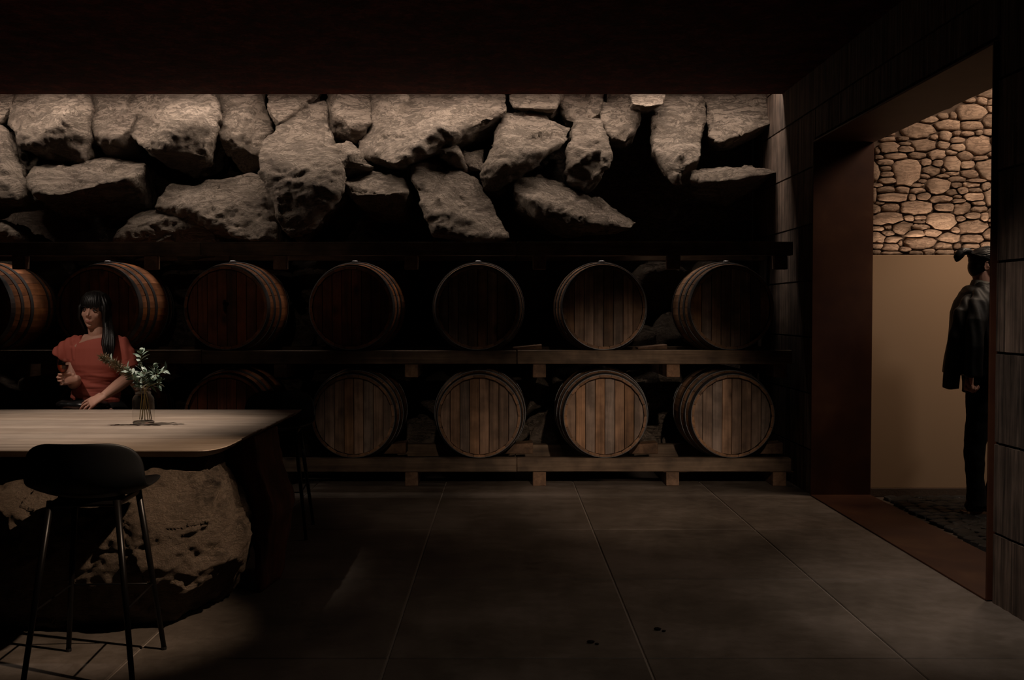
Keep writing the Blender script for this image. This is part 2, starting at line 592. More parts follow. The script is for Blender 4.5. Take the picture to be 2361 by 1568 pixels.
def craggy(pts, edge, amp, seed=0, sm=1, fac=0.35, freq=2.2, strata=1.0, facet=1.3):
    """boulder: hull of points, cut finer, then fractured by noise"""
    bm = bmesh.new()
    for p in pts:
        bm.verts.new(p)
    r = bmesh.ops.convex_hull(bm, input=bm.verts)
    bad = [g for g in r['geom_interior'] + r['geom_unused'] if isinstance(g, bmesh.types.BMVert) and g.is_valid]
    if bad:
        bmesh.ops.delete(bm, geom=list(set(bad)), context='VERTS')
    for it in range(7):
        es = [e for e in bm.edges if e.calc_length() > edge * 1.7]
        if not es:
            break
        bmesh.ops.subdivide_edges(bm, edges=es, cuts=1, use_grid_fill=False)
        bmesh.ops.triangulate(bm, faces=[f for f in bm.faces if len(f.verts) > 3])
        if it >= 1:
            bmesh.ops.smooth_vert(bm, verts=bm.verts, factor=fac if it < 4 else 0.2, use_axis_x=True, use_axis_y=True, use_axis_z=True)
    for _ in range(sm):
        bmesh.ops.smooth_vert(bm, verts=bm.verts, factor=0.3, use_axis_x=True, use_axis_y=True, use_axis_z=True)
    bm.normal_update()
    off = V((seed * 3.17, seed * 1.31, seed * 0.77))
    moves = []
    for v in bm.verts:
        q = v.co * freq + off
        d = noise.fractal(q, 0.9, 2.1, 4) * 0.9
        # slanting strata broken into steps
        s = (v.co.z * 1.0 + v.co.x * 0.35 + 0.18 * noise.noise(q * 0.8)) * 7.0
        st = abs((s % 1.0) - 0.5)
        d += (st - 0.25) * 0.9 * strata
        dd, pp = noise.voronoi(q * 0.95)
        rv = noise.noise_vector(pp[0] * 5.3 + off)
        d += facet * max(-0.6, min(0.6, (q * 0.95 - pp[0]).dot(rv) * 1.9))
        d2 = noise.voronoi(q * 1.6)[0]
        d -= 0.6 * strata * max(0.0, 0.16 - (d2[1] - d2[0])) / 0.16
        d += 0.15 * abs(noise.noise(v.co * 7.0))
        ws = v.co + 0.06 * noise.noise_vector(v.co * 3.0)
        lay = V((ws.x * 5.0 + ws.z * 4.0, ws.y * 9.0, ws.z * 13.0 - ws.x * 6.0))
        d += 0.45 * (0.3 - abs(noise.noise(lay))) + 0.35 * (0.3 - abs(noise.noise(lay * 2.3 + off)))
        d += 0.16 * noise.fractal(v.co * 14.0, 0.8, 2.0, 3)
        moves.append(v.co + v.normal * d * amp)
    for v, c in zip(bm.verts, moves):
        v.co = c
    return bm


# ================================================================== SETTING
# ---- floor of big stained slabs with pale joints
XR = 2.145
fl = empty('floor', (0, 0, 0), kind='structure')
link('grout', nbox((-5.2, 0.2, -0.08), (XR + 0.02, 8.75, -0.006)), M['grout'], fl)
xs = [-5.2] + [-0.427 + 0.952 * k for k in range(-4, 3)] + [XR + 0.02]
ys = [0.2] + [3.727 + 1.115 * k for k in range(-2, 5)] + [8.75]
for i in range(len(xs) - 1):
    for j in range(len(ys) - 1):
        g = 0.0045
        link('slab', nbox((xs[i] + g, ys[j] + g * 0.8, -0.07), (xs[i + 1] - g, ys[j + 1] - g * 0.8, 0.0), 0.003), M['floor'], fl)

# ---- ceiling with an open slot in front of the rock
ce = link('ceiling', nbox((-5.2, 0.0, at(900, 217, 7.9).z), (XR + 0.5, 7.9, 3.35)), M['ceiling'])
tag(ce, kind='structure')
co = link('trim_1', nbox((-5.2, 7.8, 3.55), (XR + 0.5, 9.2, 3.65)), M['ceiling'])
tag(co, kind='structure')
wl = link('wall_left', nbox((-5.3, 0.0, -0.08), (-5.1, 9.0, 3.6)), M['ceiling'])
tag(wl, kind='structure')

# ---- rock face behind the barrels
wb = empty('wall_back', (-1.2, 8.9, 0), kind='structure')
link('rock_bed', nbox((-5.2, 8.90, -0.08), (XR + 0.02, 9.1, 3.6)), M['rock'], wb)
ROCKS = [
    [(-60, 212, 8.45), (42, 217, 8.45), (20, 255, 8.2), (0, 285, 8.12), (-60, 280, 8.1), (-20, 330, 8.5)],
    [(48, 218, 8.42), (207, 218, 8.42), (209, 262, 8.10), (160, 262, 7.98), (120, 300, 7.93), (72, 330, 7.96), (35, 332, 8.08), (8, 285, 8.2), (130, 374, 8.15), (196, 370, 8.06), (206, 320, 8.1), (140, 380, 8.3)],
    [(212, 218, 8.42), (332, 218, 8.42), (318, 250, 8.18), (300, 300, 8.02), (260, 322, 7.98), (235, 322, 8.05), (212, 300, 8.15), (260, 372, 8.3), (325, 362, 8.35)],
    [(325, 218, 8.42), (500, 218, 8.42), (503, 268, 8.0), (440, 272, 7.92), (400, 310, 7.86), (370, 345, 7.88), (325, 345, 7.98), (298, 310, 8.08), (330, 258, 8.15), (400, 388, 8.12), (480, 365, 7.97), (492, 330, 8.0), (450, 412, 8.35)],
    [(506, 218, 8.42), (615, 218, 8.42), (600, 235, 8.3), (550, 268, 8.05), (530, 320, 8.0), (503, 320, 8.1), (580, 330, 8.1), (612, 380, 8.25), (570, 414, 8.35), (625, 300, 8.25)],
    [(615, 218, 8.44), (748, 218, 8.44), (690, 242, 8.2), (640, 284, 8.08), (620, 262, 8.12), (645, 300, 8.35)],
    [(690, 248, 8.3), (752, 226, 8.36), (748, 300, 8.1), (740, 335, 8.0), (660, 400, 7.80), (593, 352, 7.95), (600, 330, 8.0), (640, 288, 8.15), (613, 420, 7.85), (640, 520, 7.74), (660, 546, 7.74), (716, 526, 7.74), (730, 480, 7.70), (794, 440, 7.74), (800, 455, 8.2), (700, 560, 8.4)],
    [(748, 218, 8.42), (848, 220, 8.42), (860, 280, 8.12), (820, 332, 8.25), (803, 292, 8.08), (778, 260, 8.15), (752, 310, 8.32)],
    [(738, 335, 8.1), (792, 322, 8.05), (822, 370, 7.9), (868, 386, 7.93), (790, 406, 8.0), (745, 378, 7.93), (800, 425, 8.4), (760, 340, 8.35)],
    [(852, 218, 8.44), (1165, 218, 8.44), (1171, 255, 8.08), (1065, 262, 7.96), (1010, 310, 7.9), (905, 382, 7.84), (822, 352, 8.22), (860, 268, 8.32), (1100, 335, 8.45), (960, 395, 8.35), (1160, 305, 8.4)],
    [(790, 415, 7.97), (850, 392, 8.05), (932, 400, 8.08), (947, 440, 7.92), (932, 492, 8.0), (880, 446, 7.84), (800, 452, 7.86), (870, 505, 8.4)],
    [(960, 364, 8.12), (1060, 395, 8.1), (1110, 415, 8.05), (1132, 482, 7.95), (1060, 500, 7.8), (970, 482, 7.83), (944, 410, 7.95), (1000, 540, 7.78), (1080, 556, 7.74), (1182, 552, 7.82), (1150, 510, 7.95), (1100, 566, 8.4)],
    [(1046, 321, 8.08), (1003, 346, 7.98), (1062, 352, 7.96), (1072, 392, 8.1), (1000, 352, 8.35)],
    [(1066, 350, 8.22), (1117, 341, 8.22), (1112, 396, 8.1), (1074, 382, 8.1), (1090, 412, 8.5)],
    [(1162, 258, 8.22), (1230, 254, 8.26), (1322, 290, 8.15), (1312, 322, 8.0), (1255, 350, 7.9), (1170, 376, 7.82), (1165, 285, 7.98), (1140, 350, 7.9), (1108, 402, 7.97), (1115, 436, 8.0), (1150, 441, 8.0), (1176, 420, 7.95), (1250, 385, 8.4)],
    [(1180, 218, 8.44), (1298, 218, 8.44), (1282, 250, 8.13), (1272, 264, 8.25), (1200, 250, 8.08), (1176, 240, 8.15)],
    [(1288, 218, 8.46), (1388, 218, 8.46), (1387, 262, 8.2), (1335, 287, 8.13), (1300, 282, 8.25), (1350, 310, 8.5)],
    [(1335, 271, 8.15), (1386, 275, 8.1), (1397, 310, 7.98), (1407, 370, 7.95), (1390, 402, 8.0), (1350, 437, 8.0), (1310, 432, 8.05), (1306, 345, 8.0), (1318, 300, 8.05), (1360, 445, 8.4)],
    [(1390, 218, 8.44), (1482, 218, 8.44), (1477, 255, 8.15), (1467, 300, 8.05), (1440, 329, 8.03), (1410, 322, 8.03), (1388, 280, 8.13), (1440, 345, 8.5)],
    [(1500, 218, 8.44), (1622, 218, 8.44), (1624, 300, 8.15), (1622, 360, 8.0), (1590, 382, 7.93), (1560, 422, 7.98), (1508, 350, 8.03), (1503, 300, 8.1), (1520, 250, 8.2), (1590, 425, 8.45)],
    [(1625, 218, 8.44), (1800, 216, 8.44), (1800, 280, 8.15), (1740, 285, 8.08), (1660, 331, 7.98), (1623, 317, 8.08), (1700, 335, 8.5)],
    [(1597, 396, 8.05), (1650, 384, 8.18), (1800, 384, 8.18), (1800, 396, 8.0), (1700, 415, 7.93), (1620, 421, 7.93), (1597, 411, 7.98), (1690, 470, 8.5)],
    [(1185, 415, 8.1), (1240, 404, 8.12), (1300, 425, 8.1), (1340, 440, 8.12), (1472, 512, 8.1), (1462, 527, 7.95), (1400, 524, 7.9), (1300, 516, 7.84), (1250, 505, 7.88), (1220, 460, 7.84), (1182, 440, 7.95), (1185, 492, 8.05), (1300, 548, 8.45)],
    [(0, 287, 8.12), (15, 300, 8.05), (69, 462, 8.0), (40, 466, 7.93), (0, 370, 7.93), (-70, 288, 8.2), (-70, 472, 7.93), (0, 495, 8.3)],
    [(62, 398, 8.05), (120, 374, 8.2), (230, 362, 8.26), (337, 370, 8.2), (327, 400, 8.0), (300, 412, 7.87), (250, 422, 7.83), (130, 452, 7.80), (75, 447, 7.87), (63, 420, 7.95), (332, 470, 8.2), (150, 505, 8.4), (320, 488, 8.4)],
    [(385, 422, 8.1), (480, 411, 8.22), (602, 403, 8.22), (637, 450, 8.0), (642, 556, 7.84), (560, 557, 7.82), (530, 510, 7.88), (470, 500, 7.86), (420, 470, 7.9), (350, 477, 8.02), (450, 545, 8.4)],
    [(310, 495, 8.12), (350, 488, 8.08), (410, 472, 8.02), (450, 480, 7.95), (495, 520, 7.93), (500, 560, 8.0), (258, 557, 7.94), (290, 525, 7.94), (400, 600, 8.36), (260, 610, 8.36), (490, 610, 8.38)],
    [(1450, 214, 8.5), (1540, 214, 8.5), (1455, 238, 7.96), (1530, 240, 7.96), (1490, 248, 7.92), (1490, 268, 8.6)],  # added overhang, keeps the gap beneath it in shade
    [(0, 507, 7.97), (20, 525, 7.92), (42, 550, 7.95), (-60, 503, 8.0), (-60, 560, 7.95), (0, 600, 8.4)],
]
for i, spec in enumerate(ROCKS):
    spec = [(x, y_, d + float(np.interp(y_, [217, 300, 400, 560], [0.08, 0.14, 0.04, -0.04]))) for x, y_, d in spec]
    pts = [at(*q) for q in spec]
    for q in spec:
        if q[1] < 223:
            pts.append(at(q[0], q[1] - 32, q[2] + 0.03))
    zs = [p.z for p in pts]
    c = sum(pts, V()) / len(pts)
    pts += [V((c.x + (p.x - c.x) * 0.75, 8.82, c.z + (p.z - c.z) * 0.7 - 0.05)) for p in pts[::2]]
    link('boulder', craggy(pts, 0.015, 0.034, i, 0, 0.10, 2.6, 0.45), M['rock'], wb, smooth=True)
# courses of rougher rock low on the face, seen between the barrels
rr = random.Random(5)
for row in range(4):
    for k in range(13):
        cx = -4.6 + k * 0.56 + rr.uniform(-.1, .1) + (row % 2) * 0.25
        cz = 0.15 + row * 0.46 + rr.uniform(-.06, .06)
        if cx > 2.0:
            continue
        pts = []
        for _ in range(16):
            d = V((rr.gauss(0, 1), rr.gauss(0, 1), rr.gauss(0, 1))).normalized()
            pts.append(V((cx + d.x * 0.33, 8.66 + d.y * rr.uniform(.18, .25), max(-0.02, cz + d.z * 0.27))))
        pts = [V((min(p.x, 2.14), p.y, p.z)) for p in pts]
        link('boulder', craggy(pts, 0.06, 0.03, 40 + row * 13 + k, 1, 0.2), M['rock'], wb, smooth=True)

# ---- right wall: rough board-marked panels around the steel portal
D0, D1, HP, TH = 4.476, 7.04, 2.442, 0.395
wr = empty('wall_right', (XR, 5.5, 0), kind='structure')
for nm, a, b, z0, z1 in (('wall_core', D1 + 0.012, 8.9, -0.08, 3.6), ('wall_core', 0.2, D0 - 0.012, -0.08, 3.6), ('wall_core', D0 - 0.012, D1 + 0.012, HP + 0.012, 3.6)):
    link(nm, nbox((XR + 0.03, a, z0), (XR + TH, b, z1)), M['panel'], wr)


def panel(y0, y1, z0, z1):
    """board-marked panel: vertical ribs of uneven depth on a real face"""
    bm = bmesh.new()
    n = max(8, int((y1 - y0) / 0.022))
    prof = []
    for k in range(n + 1):
        y = y0 + (y1 - y0) * k / n
        d = 0.006 + 0.006 * noise.noise(V((y * 31, z0 * 3, 1))) + 0.004 * noise.noise(V((y * 90, z0 * 5, 7)))
        prof.append((y, XR + max(0.001, d)))
    A = [bm.verts.new((x, y, z0 + 0.006)) for y, x in prof]
    B = [bm.verts.new((x + 0.002 * noise.noise(V((y * 40, 9, 3))), y, z1 - 0.006)) for y, x in prof]
    C = [bm.verts.new((XR + 0.05, y, z1 - 0.001)) for y, x in prof]
    D = [bm.verts.new((XR + 0.05, y, z0 + 0.001)) for y, x in prof]
    for P, Q in ((A, B), (B, C), (D, A)):
        for k in range(n):
            bm.faces.new((P[k], P[k + 1], Q[k + 1], Q[k]))
    for k in (0, n):
        bm.faces.new((A[k], B[k], C[k], D[k]))
    return bm


zl = [-0.02, 0.31, 0.705, 1.10, 1.495, 1.89, 2.285, 2.68, 3.022, 3.4]
for z0, z1 in zip(zl, zl[1:]):
    link('panel', panel(D1 + 0.03, 8.6, z0, z1), M['panel'], wr)
    link('panel', panel(2.9, D0 - 0.03, z0, z1), M['panel'], wr)
    link('panel', panel(1.0, 2.9 - 0.004, z0, z1), M['panel'], wr)
for z0, z1 in ((HP + 0.03, 2.68), (2.68, 3.022)):
    link('panel', panel(D0 - 0.03, 5.75, z0, z1), M['panel'], wr)
    link('panel', panel(5.754, D1 + 0.03, z0, z1), M['panel'], wr)
# steel lining of the opening
dr = empty('door_1', (XR, (D0 + D1) / 2, 0), kind='structure')
E = XR - 0.012
link('jamb', nbox((E, D1, 0.0), (XR + TH + 0.01, D1 + 0.012, HP), 0.002), M['steel'], dr)
link('jamb', nbox((E, D0 - 0.012, 0.0), (XR + TH + 0.01, D0, HP), 0.002), M['steel'], dr)
link('lintel', nbox((E, D0 - 0.012, HP), (XR + TH + 0.01, D1 + 0.012, HP + 0.012), 0.002), M['steel'], dr)
link('threshold', nbox((E, D0 - 0.012, -0.004), (XR + TH + 0.01, D1 + 0.012, 0.008), 0.002), M['steel'], dr)

# ---- the lane beyond the portal
HX0, HX1, HB = XR + TH, 5.2, 7.12
hf = empty('floor_hall', (HX0, 6, 0), kind='structure')
link('bedding', nbox((HX0 + 0.011, 2.0, -0.12), (HX1, 7.4, -0.022)), M['mortar'], hf)
cobs = []
rc = random.Random(11)
for k in range(4):
    bm = bmesh.new()
    r = bmesh.ops.create_cube(bm, size=1.0)
    bmesh.ops.bevel(bm, geom=list(bm.edges), offset=0.2, segments=2, affect='EDGES', profile=0.6)
    for v in bm.verts:
        v.co += V((rc.uniform(-.05, .05), rc.uniform(-.05, .05), rc.uniform(-.04, .04)))
    me = bpy.data.meshes.new('cobble')
    bm.to_mesh(me)
    bm.free()
    me.materials.append(M['cobble'])
    me.polygons.foreach_set('use_smooth', [True] * len(me.polygons))
    cobs.append(me)
y = 5.05
while y < 7.06:
    x = HX0 + 0.06 + rc.uniform(0, 0.04)
    while x < 3.62:
        wv = rc.uniform(0.075, 0.115)
        o = bpy.data.objects.new('cobble', cobs[rc.randrange(4)])
        COL.objects.link(o)
        o.parent = hf
        o.location = V((x + wv / 2, y + 0.03 * math.sin(x * 4) + rc.uniform(-.006, .006), -0.022 + rc.uniform(0, .006))) - hf.location
        o.scale = (wv * 0.88, 0.083, 0.055)
        o.rotation_euler = (rc.uniform(-.05, .05), rc.uniform(-.05, .05), 0.25 + rc.uniform(-.1, .1))
        x += wv
    y += 0.098
wh = empty('wall_hall', (3.6, HB, 0), kind='structure')
LED = at(2100, 588, HB).z
link('plaster_panel', nbox((HX0 + 0.012, HB, 0.04), (HX1, HB + 0.06, LED), 0.003), M['plaster'], wh)
link('mortar_bed', nbox((HX0 + 0.012, 7.34, 0.0), (HX1, 7.6, 3.6)), M['mortar'], wh)
bb = link('baseboard_hall', nbox((HX0 + 0.012, HB - 0.012, -0.02), (HX1, HB + 0.02, 0.04), 0.002), M['mortar'])
tag(bb, kind='structure')
tag(link('ceiling_hall', nbox((HX0, 1.9, 3.25), (HX1, 7.6, 3.4)), M['ceiling']), kind='structure')
tag(link('wall_hall_right', nbox((HX1, 1.9, -0.1), (HX1 + 0.1, 7.6, 3.4)), M['plaster']), kind='structure')
STN = [(1480,430,120,75),(1360,480,70,30),(1437,485,65,50),(1503,495,60,45),(1370,562,175,95),(1500,538,55,50),(1495,612,100,85),(1188,585,65,35),(1250,582,45,45),(1220,642,150,70),(1100,605,100,40),(1370,642,140,60),(1035,685,195,95),(1125,718,55,40),(1195,712,75,75),(1270,692,45,30),(1345,695,80,28),(1415,690,40,35),(1495,685,90,38),(1520,745,50,60),(835,730,90,35),(925,727,80,25),(1065,768,155,85),(1180,770,75,55),(1275,740,90,35),(1285,787,90,50),(1420,775,165,115),(840,785,110,70),(940,762,85,22),(945,797,110,35),(765,805,28,40),(885,840,145,42),(1020,835,120,38),(1145,832,110,65),(1240,820,80,32),(1330,838,100,58),(1430,855,95,30),(1510,830,60,38),(775,848,50,26),(815,882,95,36),(952,948,175,165),(1080,880,65,45),(1150,887,70,45),(1237,893,105,105),(1345,897,85,45),(1470,925,150,140),(750,940,50,95),(815,922,75,30),(830,958,85,30),(1110,938,115,65),(1185,935,28,30),(1245,952,90,30),(1370,955,125,55),(840,998,110,38),(1070,968,70,35),(1185,972,85,25),(1050,1002,60,25),(1275,990,115,35),(1405,998,120,22),(760,1030,60,20),(1155,1035,150,95),(1020,1028,90,25),(1372,1027,100,38),(1470,1040,65,60),(1270,1028,70,35),(815,1058,120,35),(928,1058,90,45),(1020,1065,100,35),(1310,1062,65,42),(1395,1062,90,32),(1240,1075,75,40),(1500,1090,90,135),(740,1090,30,100),(860,1108,190,50),(985,1110,45,45),(1060,1100,80,50),(1175,1120,135,45),(1280,1103,50,22),(1390,1102,130,48),(1285,1130,85,26),(780,1145,60,25),(850,1172,115,55),(750,1185,60,60),(1018,1175,205,80),(1195,1173,135,52),(1310,1180,115,80),(1420,1145,80,25),(1420,1185,120,38),(1505,1210,60,75),(830,1245,190,80),(965,1243,70,38),(1040,1240,80,28),(1040,1262,75,25),(1175,1258,190,105),(1300,1245,60,35),(1375,1225,100,40),(1452,1232,45,60),(1505,1252,50,25),(920,1300,120,80),(770,1308,80,28),(830,1295,55,45),(1045,1297,130,32),(1380,1298,195,85),(1510,1285,50,30),(1270,1318,55,40),(830,1338,80,30),(1010,1343,115,42),(1115,1335,110,42),(1230,1370,115,62),(1375,1375,130,55),(1490,1345,85,80),(765,1370,90,65),(865,1382,110,40),(910,1400,30,45),(1040,1405,200,75),(1195,1420,115,50),(1275,1420,50,32),(1365,1422,95,32),(1480,1415,100,40),(760,1422,75,32),(850,1428,110,45),(940,1440,75,28),(750,1462,60,30),(845,1468,130,22),(1015,1465,90,28),(1095,1455,80,40),(1200,1462,120,35),(1300,1462,80,30),(1360,1450,60,25),(1450,1455,80,40)]
STN = STN + [(x + 800, y_, w_, h_) for x, y_, w_, h_ in STN if x < 1150]
# upper stones that only a step to the side would show
rs = random.Random(3)
yy = 330
while yy < 760:
    xx = 700
    while xx < 2300:
        ww, hh = rs.uniform(60, 150), rs.uniform(35, 75)
        if all(abs(xx - a) > (ww + c) * 0.42 or abs(yy - b) > (hh + d) * 0.42 for a, b, c, d in STN):
            STN.append((xx, yy + rs.uniform(-12, 12), ww, hh))
        xx += ww * 0.8
    yy += 36
A = np.array(STN, float)
CX, CYY, HW, HH = A[:, 0], A[:, 1], A[:, 2] / 2, A[:, 3] / 2
NA = 14
for i in range(len(A)):
    if i > 295:
        break
    near = [j for j in range(len(A)) if j != i and abs(CX[j] - CX[i]) < HW[i] + HW[j] + 60 and abs(CYY[j] - CYY[i]) < HH[i] + HH[j] + 60]
    near = np.array(near, int)
    ring = []
    for k in range(NA):
        th = 2 * PI * (k + 0.5 * (i % 2)) / NA
        ux, uy = math.cos(th) * HW[i], math.sin(th) * HH[i]
        lim = 1.42 + rs.uniform(-0.18, 0.16)
        ts = np.linspace(0.3, lim, 40)
        X, Y = CX[i] + ux * ts, CYY[i] + uy * ts
        if len(near):
            dn = (np.abs((X[:, None] - CX[near]) / HW[near]) ** 2 + np.abs((Y[:, None] - CYY[near]) / HH[near]) ** 2).min(1)
            bad = np.nonzero(dn < ts ** 2)[0]
            tt = ts[max(0, bad[0] - 1)] if len(bad) else lim
        else:
            tt = lim
        ln = math.hypot(ux, uy)
        tt = max(0.25, tt * rs.uniform(0.94, 1.0) - 1.7 / ln)
        ring.append((CX[i] + ux * tt, CYY[i] + uy * tt))
    c = at(1750 + CX[i] / 2.8, 60 + CYY[i] / 2.8, 7.33)
    P = [at(1750 + a / 2.8, 60 + b / 2.8, 7.33) for a, b in ring]
    if min(p.z for p in P) < LED - 0.05 or c.x > HX1 - 0.1 or c.x < HX0 or c.z > 3.2:
        if c.z < LED + 0.01 or c.x > HX1 - 0.1 or c.x < HX0 or c.z > 3.2:
            continue
    bm = bmesh.new()
    pr = rs.uniform(0.030, 0.055)
    rings = []
    for s, d in ((1.0, 0.0), (0.96, 0.75), (0.80, 1.0)):
        rings.append([bm.verts.new(V((c.x + (p.x - c.x) * s, 7.35 - pr * d + rs.uniform(-.006, .006) * (d > 0.9), c.z + (p.z - c.z) * s))) for p in P])
    top = bm.verts.new((c.x, 7.35 - pr * 1.0, c.z))
    for Q, W in zip(rings, rings[1:]):
        for k in range(NA):
            bm.faces.new((Q[k], Q[(k + 1) % NA], W[(k + 1) % NA], W[k]))
    for k in range(NA):
        bm.faces.new((rings[-1][k], rings[-1][(k + 1) % NA], top))
    o = link('stone', bm, M['field'], wh, smooth=True)

# ================================================================== BARREL RACK
PPM = F / 7.43
ZB = [at(0, 1057, 7.43).z, at(0, 808, 7.43).z, at(0, 558, 7.43).z]   # tops of the three beam levels
BH = 0.098
rack = empty('barrel_rack', (-1.2, 7.5, 0), 'rough timber barrel rack of three beam levels against the rock face', 'rack')
XL, XE = -4.7, at(1825, 1070, 7.43).x
for k, z in enumerate(ZB):
    for y0 in (7.425, 8.21):
        x0 = XL
        for x1 in (-2.2, 0.1, XE):
            link('beam', nbox((x0 + 0.002, y0, z - BH), (x1 - 0.002, y0 + 0.085, z), 0.004, 0.0025), M['beam'], rack)
            x0 = x1
    for px in (-250, 45, 348, 646, 948, 1244, 1553, 1800):
        x = at(px, 900, 7.43).x
        b0 = z - BH - 0.1
        if k == 0:
            b0 = 0.0
        link('cross_rail', nbox((x - 0.048, 7.44, b0), (x + 0.048, 7.515 if k == 2 else 8.50, z - BH), 0.004, 0.002), M['rail'], rack)
        if k < 2 and px in (948, 1553, 1800):
            link('shim', nbox((x - 0.07, 7.435, z - BH - 0.004), (x + 0.10, 7.52, z - BH + 0.002)), M['rail'], rack)
# chocks beside the barrels
for px, pyt, k in ((905, 1030, 0), (1195, 1027, 0), (1480, 1034, 0), (1765, 1030, 0), (1215, 790, 1), (1500, 792, 1)):
    a = at(px, 1000, 7.75)
    bm = nbox((a.x - 0.11, 7.66, ZB[k] - 0.0), (a.x + 0.11, 7.82, ZB[k] + 0.085), 0.004)
    for v in bm.verts:
        if v.co.z > ZB[k] + 0.05:
            v.co.z -= 0.05 * k + (0.02 if v.co.x < a.x else 0)
    link('chock', bm, M['rail'], rack)
for k in (0, 1):
    for y0 in (7.70,):
        link('beam', nbox((XL, y0 - 0.02, ZB[k] - BH), (XE, y0 + 0.10, ZB[k] - BH + 0.03)), M['beam'], rack)

# ------------------------------------------------------------------ barrels
RH, RB, BL, NS = 0.302, 0.350, 0.80, 22


def rad(y):
    u = (y / BL - 0.5) * 2
    return RH + (RB - RH) * (1 - u * u)


def stave_mesh():
    bm = bmesh.new()
    ha = PI / NS - 0.004
    rows = []
    for i in range(9):
        y = BL * i / 8
        r = rad(y)
        rows.append([bm.verts.new((rr_ * math.sin(a), y, rr_ * math.cos(a))) for rr_, a in ((r - 0.017, -ha), (r - 0.001, -ha), (r, 0), (r - 0.001, ha), (r - 0.017, ha))])
    for P, Q in zip(rows, rows[1:]):
        for k in range(5):
            bm.faces.new((P[k], P[(k + 1) % 5], Q[(k + 1) % 5], Q[k]))
    bm.faces.new(rows[0])
    bm.faces.new(rows[-1][::-1])
    return bm


def hoop_mesh(y0, y1):
    bm = bmesh.new()
    n = 56
    rows = []
    for y, d in ((y0, 0.0), (y0, 0.004), (y1, 0.004), (y1, 0.0)):
        rows.append([bm.verts.new(((rad(y) + d) * math.sin(2 * PI * k / n), y, (rad(y) + d) * math.cos(2 * PI * k / n))) for k in range(n)])
    for P, Q in zip(rows, rows[1:] + rows[:1]):
        for k in range(n):
            bm.faces.new((P[k], P[(k + 1) % n], Q[(k + 1) % n], Q[k]))
    return bm


def head_boards(y, th, n=8, r=0.286):
    out = []
    w_ = 2 * r / n
    for k in range(n):
        a, b = -r + k * w_ + 0.0014, -r + (k + 1) * w_ - 0.0014
        a, b = max(a, -r + 0.002), min(b, r - 0.002)
        bm = bmesh.new()
        x_ = [a + (b - a) * i / 4 for i in range(5)]
        pr = [(x, math.sqrt(max(1e-6, r * r - x * x))) for x in x_] + [(x, -math.sqrt(max(1e-6, r * r - x * x))) for x in x_[::-1]]
        lo = [bm.verts.new((x, y + th, z)) for x, z in pr]
        e = 0.0025
        mx = (a + b) / 2
        hi = [bm.verts.new((mx + (x - mx) * (1 - 2 * e / (b - a)), y, z * (1 - e / r))) for x, z in pr]
        md = [bm.verts.new((x, y + 0.004, z)) for x, z in pr]
        for P, Q in ((lo, md), (md, hi)):
            for i in range(10):
                bm.faces.new((P[i], P[(i + 1) % 10], Q[(i + 1) % 10], Q[i]))
        bm.faces.new(hi)
        bm.faces.new(lo[::-1])
        out.append(bm)
    return out


def make_barrel(red):
    b = empty('wine_barrel', (0, 0, 0))
    sm = M['stave_red'] if red else M['stave']
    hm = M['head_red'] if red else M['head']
    first = None
    for k in range(NS):
        if first is None:
            first = link('stave', stave_mesh(), sm, b, world=False)
            o = first
        else:
            o = first.copy()
            COL.objects.link(o)
        o.rotation_euler = (0, 2 * PI * k / NS, 0)
        o.location = (0, -BL / 2, RB)
    for y0, y1 in ((0.001, 0.050), (0.115, 0.15), (0.235, 0.275)):
        for q in ((y0, y1), (BL - y1, BL - y0)):
            link('hoop', hoop_mesh(*q), M['hoop'], b, (0, -BL / 2, RB), world=False)
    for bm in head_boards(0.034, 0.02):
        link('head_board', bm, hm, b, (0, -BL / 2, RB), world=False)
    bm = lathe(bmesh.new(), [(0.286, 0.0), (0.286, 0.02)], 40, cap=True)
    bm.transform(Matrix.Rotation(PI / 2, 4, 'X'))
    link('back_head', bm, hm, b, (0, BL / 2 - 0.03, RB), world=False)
    bm = lathe(bmesh.new(), [(0.026, -0.01), (0.026, 0.006), (0.018, 0.014), (0.0, 0.014)], 14)
    link('bung', bm, M['hoop'], b, (0, -0.19, 2 * RB - 0.008), world=False)
    return b


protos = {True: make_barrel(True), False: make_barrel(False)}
used = {True: False, False: False}
BAR = [
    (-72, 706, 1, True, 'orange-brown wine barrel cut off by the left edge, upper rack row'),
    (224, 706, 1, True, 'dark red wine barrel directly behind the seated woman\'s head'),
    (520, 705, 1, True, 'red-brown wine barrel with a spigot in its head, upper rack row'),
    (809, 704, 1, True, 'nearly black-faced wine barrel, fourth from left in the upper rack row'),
    (1101, 707, 1, False, 'wine barrel facing straight out mid-rack, upper row, head dark at the top'),
    (1393, 709, 1, False, 'oak wine barrel with knotty lit head, second from right in the upper row'),
    (1688, 708, 1, False, 'half-shadowed wine barrel at the right end of the upper rack row'),
    (224, 961, 0, True, 'shadowed wine barrel behind the woman and the jar, lower rack row'),
    (520, 961, 0, True, 'wine barrel in darkness behind the right end of the table, lower row'),
    (814, 962, 0, False, 'mixed-tone oak wine barrel first right of the table, lower rack row'),
    (1105, 961, 0, False, 'oak wine barrel with eight lit head boards, below the mid-rack one'),
    (1396, 962, 0, False, 'brightest wine barrel, grey middle boards, second from right in the lower row'),
    (1690, 962, 0, False, 'wine barrel with one dark grey board at the right end of the lower row'),
]
